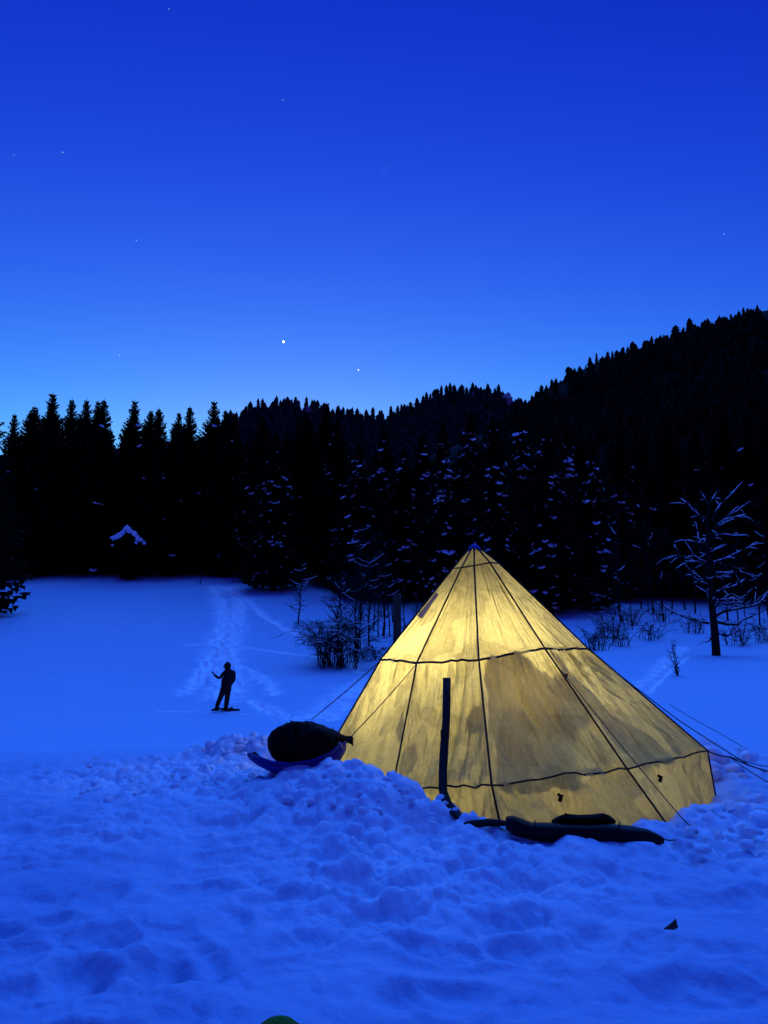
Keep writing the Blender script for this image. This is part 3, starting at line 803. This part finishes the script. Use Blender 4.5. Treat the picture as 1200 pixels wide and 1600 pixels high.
def panel_pt(i, t, u, v):
    p = tier_pt(i, t, u, v)
    e = .01
    n = (tier_pt(i, t, min(u + e, 1), v) - tier_pt(i, t, max(u - e, 0), v)).cross(tier_pt(i, t, u, min(v + e, 1)) - tier_pt(i, t, u, max(v - e, 0)))
    if n.length < 1e-9: return p
    n.normalize(); hz = Vector((p.x - TC.x, p.y - TC.y, .4))
    if n.dot(hz) < 0: n = -n
    sag = (.0, .04, .07, .045)[t] * 4 * u * (1 - u) * math.sin(math.pi * min(max(v, 0), 1)) ** .7
    # folds: fan out from the guyed corners, stretched down the cloth
    f = 0.
    amp = (.004, .022, .065, .07)[t] * (4 * u * (1 - u)) ** .5
    uu = u * (5, 5, 8, 9)[t]; vv = v * (.8, 1.0, 1.2, 1.0)[t]
    f = .25 - 2 * abs(FN(uu + vv * (1.6 if i % 2 else -1.3), vv, i * 7 + t))
    g = FN(u * 3 + 3, v * 3, i * 5 + t + 90)
    return p + n * (-sag + amp * 2.4 * f + amp * 1.4 * g)
def FN(x, y, k):
    return float(fbm(np.array([x]), np.array([y]), k, 3)[0])
GU, GV = 40, (6, 22, 32, 14)
for i in range(NS):
    vis = i in (0, 1, 2, 3) or i == 7
    gu = GU if vis else 10
    vs = []; nr = 0
    for t in range(4):
        gv = GV[t] if vis else 4
        for k in range(gv + (1 if t == 3 else 0)):
            for j in range(gu + 1): vs.append(panel_pt(i, t, j / gu, k / gv) - TO)
            nr += 1
    m_ = gu + 1
    fs = [(a * m_ + b, a * m_ + b + 1, (a + 1) * m_ + b + 1, (a + 1) * m_ + b) for a in range(nr - 1) for b in range(gu)]
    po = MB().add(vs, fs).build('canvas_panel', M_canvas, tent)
    ul = po.data.uv_layers.new(name='cloth'); li = np.empty(len(po.data.loops), np.int32); po.data.loops.foreach_get('vertex_index', li)
    rowi = li // m_; coli = li % m_
    uvs = np.stack([coli / gu + i * 3.7, rowi / nr * 4], 1).astype(np.float32); ul.data.foreach_set('uv', uvs.ravel())
# seam tapes, ring cords
for i in range(NS):
    pts = []
    for t in range(4):
        for k in range(8): pts.append(SE[i][t].lerp(SE[i][t + 1], k / 8))
    pts.append(SE[i][4])
    outp = [p + Vector((p.x - TC.x, p.y - TC.y, .5)).normalized() * .010 - TO for p in pts]
    MB().tube(outp, [.009] * len(outp), 6).build('seam_tape', M_tape, tent)
for t, r_ in ((1, .008), (2, .012), (3, .008)):
    mb = MB()
    for i in range(NS):
        pts = [panel_pt(i, t - 1, u / 12, 1.0) for u in range(13)]
        mb.tube([p + Vector((p.x - TC.x, p.y - TC.y, 0)).normalized() * .022 - TO for p in pts], r_, 6)
    mb.build('ring_cord', M_tape, tent)
# apex cap
capc = sum((s[0] for s in SE), Vector()) / NS - TO
rings = []
for r_, z_ in ((.085, -.065), (.080, -.02), (.055, .02), (.022, .045), (.004, .05)):
    rings.append([(capc.x + r_ * math.cos(a) * (1 + .06 * math.sin(5 * a)), capc.y + r_ * math.sin(a), capc.z + z_) for a in [2 * math.pi * q / 16 for q in range(16)]])
MB().loft(rings, cap=False).build('apex_cap', M_cap, tent)
# grey vent window on the left panel
vs = []
for a in range(7):
    for b in range(4):
        vs.append(panel_pt(0, 1, .05 + .20 * b / 3, .27 + .26 * a / 6 + .02 * b / 3) + Vector((-.004, -.014, .004)) - TO)
MB().add(vs, [(a * 4 + b, a * 4 + b + 1, a * 4 + b + 5, a * 4 + b + 4) for a in range(6) for b in range(3)]).build('vent_window', M_vent, tent)
# dark zip flap of the door
def ribbon(pts, w, th, mname, m, parent, off):
    mb = MB(); rings = []
    for k, (px, row, d, wd) in enumerate(pts):
        c = P(px, row, d) - off; h = wd / 2 / F * d
        rings.append([c + Vector((-h, 0, 0)), c + Vector((0, -th, 0)), c + Vector((h, 0, 0)), c + Vector((0, th, 0))])
    mb.loft(rings); return mb.build(mname, m, parent)
ribbon([(698, 1059, 7.28, 12), (698, 1090, 7.13, 12), (697, 1130, 6.95, 12), (694, 1170, 6.75, 13), (692, 1205, 6.58, 13), (692, 1235, 6.42, 13), (698, 1253, 6.28, 15), (712, 1270, 6.12, 18), (726, 1286, 6.0, 20), (738, 1296, 5.95, 10)], 0, .012, 'zip_flap', M_tape, tent, TO)
mb = MB().box(P(691, 1146, 6.86) - TO, (.03, .02, .06)); mb.build('zip_pull', M_tape, tent)
# black peg loops hanging on the lower wall
for px, row, d in ((876, 1247, 6.40), (1032, 1217, 7.12)):
    c = P(px, row, d) - TO
    MB().box(c, (.028, .015, .055), Matrix.Rotation(.25, 3, 'Y')).box(c + Vector((-.014, 0, .026)), (.022, .012, .02)).build('peg_loop', M_black, tent, sm=False)
c = P(884, 1056, 7.45) - TO
MB().box(c, (.03, .02, .035), Matrix.Rotation(.5, 3, 'Y')).tube([c, c + Vector((.02, -.01, .03))], .004, 5).build('line_tensioner', M_red, tent, sm=False)
# dark hem lying in front of the door
MB().tube([P(714, 1292, 5.97) - TO, P(735, 1288, 5.95) - TO, P(765, 1285, 5.95) - TO, P(800, 1287, 5.95) - TO], [.02, .034, .034, .02], 8, flat=.8).build('door_hem', M_tape, tent)
# guy lines
def line(name, pts, r_=.0045, parent=tent, mt=M_cord):
    q = [P(*p) - TO for p in pts]; res = []
    for a, b in zip(q[:-1], q[1:]):
        for k in range(6): res.append(a.lerp(b, k / 6) - Vector((0, 0, .012 * math.sin(math.pi * k / 6))))
    res.append(q[-1]); return MB().tube(res, r_, 5).build(name, mt, parent)
line('guy_line', [(597, 1030, 8.22), (487, 1124, 9.6)], .006)
line('guy_line', [(652, 1036, 7.58), (553, 1146, 6.9), (530, 1170, 6.85)])
line('guy_line', [(850, 1013, 7.66), (884, 1056, 7.42), (1038, 1246, 6.5), (1090, 1302, 6.2)])
line('guy_line', [(918, 1014, 8.28), (1060, 1125, 8.5), (1215, 1222, 8.7)], .006)
line('guy_line', [(1045, 1100, 12.0), (1120, 1143, 10.6), (1210, 1192, 9.4)])
line('guy_line', [(1104, 1173, 8.03), (1140, 1183, 8.0), (1210, 1208, 7.9)], .007)
line('guy_line', [(1140, 1183, 8.0), (1210, 1228, 7.4)])
line('guy_line', [(1140, 1182, 8.02), (1210, 1200, 8.6)])

# lamp hung under the apex, inside the tent
LP = Vector((TC.x - .19, 8.38, 1.16))
lamp = thing('tent_lantern', 'warm lantern hanging inside the tent, making the canvas glow', 'lantern', LP)
rings = [[(r_ * math.cos(a), r_ * math.sin(a), z_) for a in [2 * math.pi * q / 14 for q in range(14)]] for r_, z_ in ((.02, -.07), (.045, -.055), (.05, 0), (.045, .04), (.02, .055))]
MB().loft(rings).build('glass_globe', M_glow, lamp)
rings = [[(r_ * math.cos(a), r_ * math.sin(a), z_) for a in [2 * math.pi * q / 14 for q in range(14)]] for r_, z_ in ((.05, .058), (.052, .075), (.02, .095), (.008, .10))]
MB().loft(rings).build('lamp_cap', M_metal, lamp)
MB().tube([(0, 0, .1), (0, 0, .72)], .003, 5).build('hanging_cord', M_cord, lamp)
pl = bpy.data.lights.new('lantern_light', 'POINT'); pl.energy = 124; pl.color = (1, .885, .46); pl.shadow_soft_size = .09
plo = bpy.data.objects.new('lantern_light', pl); C.objects.link(plo); plo.parent = lamp; plo.location = (.0, -.0, -.16)

# unseen cloths added inside to throw the dark patches on the canvas
def add_shadow_cloth(label, i, corners, inset, seed, name='shadow_cloth', wav=.03):
    """cloth added inside panel i to cast a shadow; corners = outline in (tier+v, u)"""
    rd = random.Random(seed); base = None; pts = []
    for tv, u in corners:
        t = int(min(tv, 3.99)); p = tier_pt(i, t, u, tv - t)
        pts.append(p + Vector((TC.x - p.x, TC.y - p.y, 0)).normalized() * inset)
    cen = sum(pts, Vector()) / len(pts); n = len(pts)
    nrm = Vector((cen.x - TC.x, cen.y - TC.y, .3)).normalized() * .006
    ed = []
    for k in range(n):
        for q in range(8):
            p = pts[k].lerp(pts[(k + 1) % n], q / 8); ed.append(p + (p - cen) * rd.uniform(-wav, wav) * 2)
    m_ = len(ed)
    vs = [p - nrm - cen for p in ed] + [p + nrm - cen for p in ed] + [-nrm, nrm]
    fs = [(k, (k + 1) % m_, 2 * m_) for k in range(m_)] + [(m_ + (k + 1) % m_, m_ + k, 2 * m_ + 1) for k in range(m_)] + [(k, m_ + k, m_ + (k + 1) % m_, (k + 1) % m_) for k in range(m_)]
    o = MB().add(vs, fs).build(name, M_thin, sm=False); o.location = cen
    return tag(o, label, 'cloth', 'cloths added inside the tent to shade the canvas')
add_shadow_cloth('large cloth added inside the front right canvas panel to cast its grey shadow', 2, [(2.04, .04), (2.05, .55), (2.22, .72), (2.28, .97), (2.60, .95), (2.62, .80), (2.75, .72), (2.85, .60), (3.0, .55), (3.0, .05), (2.5, .02)], .21, 1)
add_shadow_cloth('cloth added inside the right canvas panel for the soft shadow along seam', 3, [(2.08, .02), (2.15, .16), (2.45, .30), (2.66, .36), (2.74, .55), (2.86, .5), (2.9, .05), (2.5, .02)], .26, 2)
add_shadow_cloth('small cloth added for the dark leaf shaped shadow beside the central seam', 1, [(2.42, .97), (2.38, .88), (2.47, .78), (2.60, .74), (2.60, .95)], .13, 3, 'shadow_cloth_leaf')
add_shadow_cloth('small cloth added for the shadow left of the door strip, upper one', 0, [(2.45, .97), (2.40, .90), (2.52, .86), (2.60, .95), (2.58, .99)], .13, 4, 'shadow_cloth_small')
add_shadow_cloth('small cloth added for the shadow left of the door strip, lower one', 1, [(2.68, .03), (2.62, .14), (2.72, .22), (2.82, .16), (2.84, .03)], .13, 5, 'shadow_cloth_small')

# ------------------------------------------------------------------ loaded pulk left of the tent
SC = P(470, 1196, 7.45)
pulk = thing('pulk_sled', 'blue plastic pulk sled tilted on the snow bank under a black bag', 'sled', SC)
def Q(px, row, dd): return P(px, row, 7.45 + dd) - SC
rings = []
for (px, rlow, rtop, hd) in ((389, 1186, 1178, .10), (402, 1196, 1186, .20), (425, 1207, 1192, .27), (455, 1213, 1194, .29), (490, 1212, 1188, .29), (515, 1204, 1177, .27), (532, 1188, 1164, .22), (541, 1172, 1158, .12)):
    ring = []
    for dd, side in ((-hd, 1), (-hd * .85, 0), (0, -.3), (hd * .85, 0), (hd, 1)):
        row = rlow + (rtop - rlow) * max(side, 0)
        ring.append(Q(px, row, dd))
    # inner skin
    for dd, side in ((hd * .92, 1), (hd * .75, .12), (-hd * .75, .12), (-hd * .92, 1)):
        row = rlow + (rtop - rlow) * max(side, .12) - .8
        ring.append(Q(px, row, dd))
    rings.append(ring)
MB().loft(rings).build('hull', M_blue, pulk)
MB().tube([Q(390, 1178, -.12), Q(402, 1183, -.2), Q(425, 1191, -.28), Q(455, 1194, -.30), Q(490, 1188, -.30), Q(515, 1177, -.28), Q(532, 1164, -.22)], .013, 6).build('rim', M_blue, pulk)
MB().tube([Q(388, 1180, .05), Q(398, 1178, .02), Q(410, 1188, -.02), Q(428, 1194, -.05)], [.02, .022, .018, .014], 6).build('tow_strap', M_navy, pulk)
bag = thing('duffel_bag', 'bulging black bag lying on the blue sled beside tent', 'bag', SC)
rings = []
prof = [(418, 1168, 1154, .05), (424, 1180, 1144, .16), (436, 1190, 1136, .24), (455, 1193, 1129, .29), (480, 1192, 1126, .31), (502, 1186, 1132, .29), (520, 1176, 1139, .25), (534, 1166, 1147, .17), (542, 1160, 1150, .10), (549, 1163, 1149, .06), (552, 1167, 1152, .05)]
rd = random.Random(5)
pa = np.array(prof, float); xs = np.linspace(418, 552, 46)
for px in xs:
    lo, hi, hd = (float(np.interp(px, pa[:, 0], pa[:, j])) for j in (1, 2, 3))
    ring = []; mid = (lo + hi) / 2; hh = (lo - hi) / 2
    for q in range(40):
        a = 2 * math.pi * q / 40; e = .8
        cs = math.copysign(abs(math.cos(a)) ** e, math.cos(a)); sn_ = math.copysign(abs(math.sin(a)) ** (.6 if math.sin(a) < 0 else .95), math.sin(a))
        k = 1 + .55 * FN(px * .045 + .4 * math.sin(a), 2.2 * math.cos(a) + 7, 300) + .10 * FN(px * .16, 5 * math.cos(a) + 3 * math.sin(a) + 20, 310)
        ring.append(Q(px, mid - hh * sn_ * k, -hd * cs * k))
    rings.append(ring)
bo = MB().loft(rings).build('bag_body', M_black, bag)
for px, lo, hi, hd in (prof[3], prof[6]):
    mid = (lo + hi) / 2; hh = (lo - hi) / 2
    MB().tube([Q(px, mid - hh * math.sin(a) * 1.05, -hd * math.cos(a) * 1.05) for a in [math.pi * (q / 12 * 1.1 - .05) for q in range(13)]], .014, 5, flat=.4).build('strap', M_tape, bag)
MB().tube([Q(529, 1160, -.21), Q(533, 1163, -.21), Q(535, 1168, -.19)], .012, 5).build('buckle', M_window, bag)

# ------------------------------------------------------------------ dark sled in front of the tent
D2 = 5.85
S2 = P(915, 1300, D2)
sled = thing('black_sled', 'flat black sled with pointed nose lying before the tent wall', 'sled', S2)
def Q2(px, row, dd): return P(px, row, D2 + dd) - S2
rings = []
for px, lo, hi, hd in ((790, 1296, 1276, .05), (802, 1306, 1274, .12), (830, 1316, 1284, .16), (870, 1320, 1286, .18), (910, 1322, 1285, .19), (950, 1324, 1285, .18), (985, 1325, 1290, .15), (1012, 1323, 1296, .09), (1030, 1320, 1305, .04), (1038, 1318, 1310, .01)):
    ring = []
    for q in range(16):
        a = 2 * math.pi * q / 16; cz = 1 + .5 * FN(px * .05, 3 * math.cos(a) + 4, 330) + .35 * FN(px * .14, 5 * math.cos(a), 331); ring.append(Q2(px, (lo + hi) / 2 - (lo - hi) / 2 * math.sin(a) * cz, -hd * math.copysign(abs(math.cos(a)) ** .6, math.cos(a))))
    rings.append(ring)
MB().loft(rings).build('hull', M_navy, sled)
rings = []
for px, lo, hi, hd in ((862, 1286, 1281, .05), (872, 1288, 1275, .12), (884, 1288, 1271, .15), (905, 1288, 1273, .16), (925, 1288, 1272, .16), (942, 1288, 1270, .14), (953, 1288, 1274, .10), (962, 1287, 1282, .04)):
    rings.append([Q2(px, (lo + hi) / 2 - (lo - hi) / 2 * math.sin(a), -hd * math.cos(a) + .04) for a in [2 * math.pi * q / 14 for q in range(14)]])
MB().loft(rings).build('cargo_cover', M_black, sled)
for px in (836, 868, 968):
    lo, hi, hd = {836: (1317, 1284, .165), 868: (1320, 1285.5, .182), 968: (1325, 1287, .17)}[px]
    MB().tube([Q2(px, (lo + hi) / 2 - (lo - hi) / 2 * math.sin(a) * 1.04, -hd * 1.03 * math.copysign(abs(math.cos(a)) ** .6, math.cos(a))) for a in [math.pi * q / 12 for q in range(13)]], .011, 5, flat=.5).build('strap', M_tape, sled)
for px in (884, 942):
    MB().tube([Q2(px - 6, 1281, -.10), Q2(px, 1272, -.06), Q2(px + 8, 1277, -.08), Q2(px + 10, 1284, -.12)], .010, 5).build('handle_loop', M_black, sled)
MB().tube([Q2(1034, 1311, 0), Q2(1046, 1313, -.02), Q2(1060, 1312, .02)], .005, 5).build('tow_cord', M_cord, sled)

# ------------------------------------------------------------------ person
def person():
    d = 29.0; h0 = hit(346, 1110, 20, 45); d = h0.y
    k = d / F / 10 * 1.0
    t = thing('person', 'person in dark hooded winter clothes standing on snow with one forearm raised', 'person', (P(345, 1110, d).x, d, h0.z))
    t.scale = (1.1, 1.1, 1.0)
    def V(zx, zy, y): return Vector(((zx - 432) * k, y, (917 - zy) * k))
    def skin(name, chains, m, root=0):
        vs = []; ed = []; rr = []
        for ch in chains:
            st = None
            for j, (p, r_) in enumerate(ch):
                if isinstance(p, int): idx = p
                else: vs.append(tuple(p)); rr.append(r_); idx = len(vs) - 1
                if st is not None: ed.append((st, idx))
                st = idx
        me = bpy.data.meshes.new(name); me.from_pydata(vs, ed, []); me.update()
        o = obj(name, me, t); md = o.modifiers.new('skin', 'SKIN'); md.use_smooth_shade = True
        if not me.skin_vertices: me.skin_vertices.new() if hasattr(me.skin_vertices, 'new') else None
        for j, sv in enumerate(me.skin_vertices[0].data):
            q = rr[j]; sv.radius = q if hasattr(q, '__len__') else (q, q); sv.use_root = (j == root)
        ss = o.modifiers.new('round', 'SUBSURF'); ss.levels = 1; ss.render_levels = 2
        me.materials.append(m)
        return o
    # the continuous clothed body: torso, legs, arms, neck and head
    hand = V(318, 352, -.20)
    body = skin('body', [
        [(V(492, 600, 0), (.165, .15)), (V(505, 520, 0), (.18, .15)), (V(520, 420, 0), (.20, .16)), (V(522, 350, .0), (.165, .13)), (V(515, 312, 0), .105), (V(510, 288, 0), .10), (V(504, 258, 0), .098), (V(503, 228, 0), .085)],
        [(0, 0), (V(455, 640, -.09), .105), (V(425, 740, -.11), .092), (V(398, 810, -.115), .082), (V(382, 890, -.12), .075)],
        [(0, 0), (V(518, 640, .08), .105), (V(508, 740, .10), .092), (V(498, 820, .10), .082), (V(492, 895, .10), .075)],
        [(3, 0), (V(478, 345, -.16), .078), (V(445, 395, -.20), .062), (V(418, 432, -.22), .055), (V(375, 408, -.21), .048), (V(340, 372, -.20), .040)],
        [(3, 0), (V(562, 350, .15), .082), (V(590, 400, .17), .066), (V(594, 455, .16), .058), (V(575, 510, .10), .05), (V(550, 540, .03), .042)],
    ], M_cloth)
    hn = [[(V(343, 374, -.20), .026), (V(328, 360, -.20), (.030, .018)), (V(318, 348, -.20), (.034, .016))]]
    for j, (dx, dy, ln) in enumerate(((-.026, .02, .050), (-.010, .012, .062), (.008, .0, .060), (.024, -.012, .045))):
        b = V(318, 348, -.20) + Vector((dx * .4, dx, abs(dx) * .1)); tip = b + Vector((-.5, 0, .86)) * ln
        hn.append([(2, 0), (b + Vector((-.006, 0, .012)), .0095), ((b + tip) / 2 + Vector((-.004, 0, 0)), .0088), (tip, .0072)])
    th = V(330, 362, -.22)
    hn.append([(1, 0), (th + Vector((.015, -.02, .012)), .0105), (th + Vector((.016, -.024, .036)), .0092), (th + Vector((.010, -.022, .055)), .0078)])
    skin('hand', hn, M_cloth)
    hn = [[(V(552, 538, .03), .026), (V(542, 552, .01), (.03, .018)), (V(534, 564, -.01), (.034, .016))]]
    for j, dx in enumerate((-.026, -.009, .008, .024)):
        b = V(534, 566, -.01) + Vector((0, dx, 0)); hn.append([(2, 0), (b + Vector((-.012, 0, -.02)), .009), (b + Vector((-.03, 0, -.036)), .0085), (b + Vector((-.05, 0, -.034)), .007)])
    hn.append([(1, 0), (V(536, 548, -.03), .010), (V(528, 556, -.04), .009), (V(522, 562, -.04), .0075)])
    skin('hand', hn, M_cloth)
    # hood and face
    hc = V(507, 250, 0); rings = []
    for u in range(9):
        ph = -math.pi / 2 + math.pi * u / 8; ring = []
        for q in range(16):
            a = 2 * math.pi * q / 16; fr = 1 - .18 * max(0, math.cos(a - math.pi)) * (1 if abs(ph) < .9 else 0)
            ring.append(hc + Vector((.125 * math.cos(ph) * math.cos(a) * fr + (.02 if u < 3 else 0), .118 * math.cos(ph) * math.sin(a), .15 * math.sin(ph) + (.012 if u == 8 else 0))))
        rings.append(ring)
    MB().loft(rings).build('hood', M_cloth, t)
    fc = hc + Vector((-.096, -.01, -.01)); rings = []
    for u in range(7):
        ph = -math.pi / 2 + math.pi * u / 6
        rings.append([fc + Vector((.035 * math.cos(ph) * math.cos(a) - (.018 if (u == 3 and abs(a - math.pi) < .3) else 0), .062 * math.cos(ph) * math.sin(a), .085 * math.sin(ph))) for a in [2 * math.pi * q / 12 for q in range(12)]])
    fo = MB().loft(rings).build('face', M_skin, t)
    for dy in (-.024, .024):
        MB().box(fc + Vector((-.034, dy, .02)), (.008, .016, .008)).build('eye', M_black, fo)
    MB().box(fc + Vector((-.034, 0, -.04)), (.008, .03, .007)).build('mouth', M_red, fo)
    # jacket hem and boots
    rings = [[V(492 + dx, zy, 0) + Vector((rx * math.cos(a), ry * math.sin(a), 0)) for a in [2 * math.pi * q / 16 for q in range(16)]] for zy, rx, ry, dx in ((640, .185, .175, 0), (628, .19, .18, 0), (560, .185, .165, 6), (480, .20, .17, 16), (420, .21, .17, 26))]
    MB().loft(rings).build('jacket_skirt', M_cloth, t)
    for zx, y in ((378, -.12), (490, .10)):
        b = V(zx, 905, y); rings = []
        for X, w, hh in ((.09, .03, .06), (.07, .045, .16), (.02, .05, .18), (-.05, .048, .10), (-.12, .05, .075), (-.17, .03, .05)):
            rings.append([b + Vector((X, w * math.cos(a), hh / 2 - .035 + hh / 2 * math.sin(a))) for a in [2 * math.pi * q / 10 for q in range(10)]])
        MB().loft(rings).build('boot', M_black, t)
    return t, d, k
PER, PD, PK = person()
def snowshoe():
    c = P(358, 1107.5, PD + .05); z = ground1(c.x, PD + .05)
    t = thing('snowshoe', 'long dark snowshoe lying on snow at the feet of person', 'snowshoe', (c.x, PD + .05, z + .025), R(-4))
    L = .80; rings = []
    out = []
    for q in range(28):
        a = 2 * math.pi * q / 28; out.append(Vector((L / 2 * math.cos(a) * (1 if math.cos(a) < 0 else 1.0), .13 * math.copysign(abs(math.sin(a)) ** .8, math.sin(a)), .05 * max(0, -math.cos(a)) ** 3)))
    MB().tube(out + [out[0]], .022, 6, cap=False).build('frame', M_black, t)
    vs = out + [v + Vector((0, 0, -.012)) for v in out]; n = len(out)
    MB().add(vs, [tuple(range(n)), tuple(range(2 * n - 1, n - 1, -1))] + [(k, (k + 1) % n, n + (k + 1) % n, n + k) for k in range(n)]).build('decking', M_black, t, sm=False)
    MB().box((.07, 0, .035), (.13, .09, .06)).box((.11, 0, .075), (.03, .10, .05)).build('binding', M_black, t, sm=False)
snowshoe()

# ------------------------------------------------------------------ small things on the snow
def shard():
    p = hit(1050, 1452, 3., 9.)
    vs = []
    a = [(-.052, 0, -.012), (-.012, .006, .018), (.030, .0, .066), (.036, .008, .04), (.040, .0, .0), (.01, -.004, -.014)]
    o = MB().add([Vector(q) + Vector((0, -.004, 0)) for q in a] + [Vector(q) + Vector((0, .006, .004)) for q in a], [(0, 1, 2, 3, 4, 5), (11, 10, 9, 8, 7, 6)] + [(k, (k + 1) % 6, 6 + (k + 1) % 6, 6 + k) for k in range(6)]).build('leaf_shard', M_shard, sm=False)
    o.location = p + Vector((0, 0, .006)); o.scale = (.8, .8, .62); tag(o, 'small dark triangular scrap sticking out of the foreground snow', 'leaf')
shard()
def cap_green():
    p = hit(437, 1627, 2., 6.); rings = []
    for r_, z_ in ((.105, -.08), (.112, -.03), (.108, .015), (.088, .055), (.055, .082), (.02, .092), (.003, .094)):
        rings.append([(r_ * math.cos(a) * (1.0 + .02 * math.sin(7 * a)), r_ * math.sin(a) * .9, z_) for a in [2 * math.pi * q / 24 for q in range(24)]])
    t = thing('green_hat', 'rounded green hat just showing at the bottom picture edge', 'hat', p + Vector((0, -.03, .0)))
    MB().loft(rings, cap=False).build('crown', M_green, t)
    rr = [[((.112 + dr) * math.cos(a), (.112 + dr) * .9 * math.sin(a), z_) for a in [2 * math.pi * q / 24 for q in range(24)]] for dr, z_ in ((.0, -.085), (.012, -.07), (.012, -.035), (.0, -.02))]
    MB().loft(rr, cap=False).build('brim', M_green, t)
cap_green()

# loose clods of dug snow
def clod_mesh(seed):
    import bmesh
    bm = bmesh.new(); bmesh.ops.create_icosphere(bm, subdivisions=2, radius=1); rd = random.Random(seed)
    ax = [Vector((rd.uniform(-1, 1), rd.uniform(-1, 1), rd.uniform(-1, 1))).normalized() for _ in range(9)]; am = [rd.uniform(.55, .95) for _ in range(9)]
    for v in bm.verts:
        s = 1.
        for a, q in zip(ax, am):
            dd = v.co.normalized().dot(a)
            if dd > .01: s = min(s, q / dd) if q / dd < s else s
        v.co = v.co.normalized() * s * rd.uniform(.94, 1.05)
    me = bpy.data.meshes.new('snow_clod'); bm.to_mesh(me); bm.free(); me.materials.append(M_clod); smooth(me); return me
CL = [clod_mesh(s) for s in range(7)]
def clods(n, pxr, rowr, size, d0=4.5, d1=14.):
    for _ in range(n):
        px = random.uniform(*pxr); row = random.uniform(*rowr); p = hit(px, row, d0, d1)
        if math.hypot(p.x - TC.x, p.y - TC.y) < 2.2 or (p - SC).length < .5 or p.y > d1 * .99: continue
        s = random.uniform(*size) * random.choice((.6, .8, 1, 1))
        o = obj('snow_clod', random.choice(CL), GROUND, (p.x, p.y, p.z + s * .1)); o.scale = (s * random.uniform(.8, 1.3), s * random.uniform(.8, 1.3), s * random.uniform(.6, .95))
        o.rotation_euler = (random.uniform(-.4, .4), random.uniform(-.4, .4), random.uniform(0, 6.3))
clods(46, (315, 425), (1148, 1190), (.03, .085), 6, 12)
clods(90, (120, 640), (1185, 1262), (.015, .05))
clods(30, (560, 712), (1195, 1290), (.015, .055))
clods(18, (1105, 1200), (1160, 1215), (.05, .14), 6, 12)
clods(26, (1070, 1200), (1262, 1330), (.03, .08))

# ------------------------------------------------------------------ stars
def star(px, row, r_, m, lab, grp='faint stars'):
    import bmesh
    bm = bmesh.new(); bmesh.ops.create_icosphere(bm, subdivisions=2, radius=r_); me = bpy.data.meshes.new('star'); bm.to_mesh(me); bm.free(); me.materials.append(m)
    o = obj('star', me, None, P(px, row, 2600)); tag(o, lab, 'star', grp)
star(443, 534, 4.4, M_planet, 'bright white planet above the left hump of the far ridge', None)
star(560, 578, 2.0, M_planet, 'second brightest star, low above the far ridge')
for px, row, r_, lab in ((442, 156, 2.2, 'faint star high in the middle of the sky'), (98, 238, 2.4, 'faint star high at the left side of the sky'), (213, 376, 2.2, 'faint star left, halfway down the sky'), (187, 555, 2.3, 'faint star low at left above the spruces'), (1131, 366, 2.2, 'lone faint star at right above the hill'), (264, 14, 1.9, 'faint star near the top picture edge'), (22, 242, 1.6, 'faintest star at far left edge')):
    star(px, row, r_ * .72, M_star, lab)
for px, row in ((602, 262), (606, 268), (599, 270), (607, 257)):
    star(px, row, .85, M_star, 'tiny star of the small cluster high in the centre', 'star cluster')
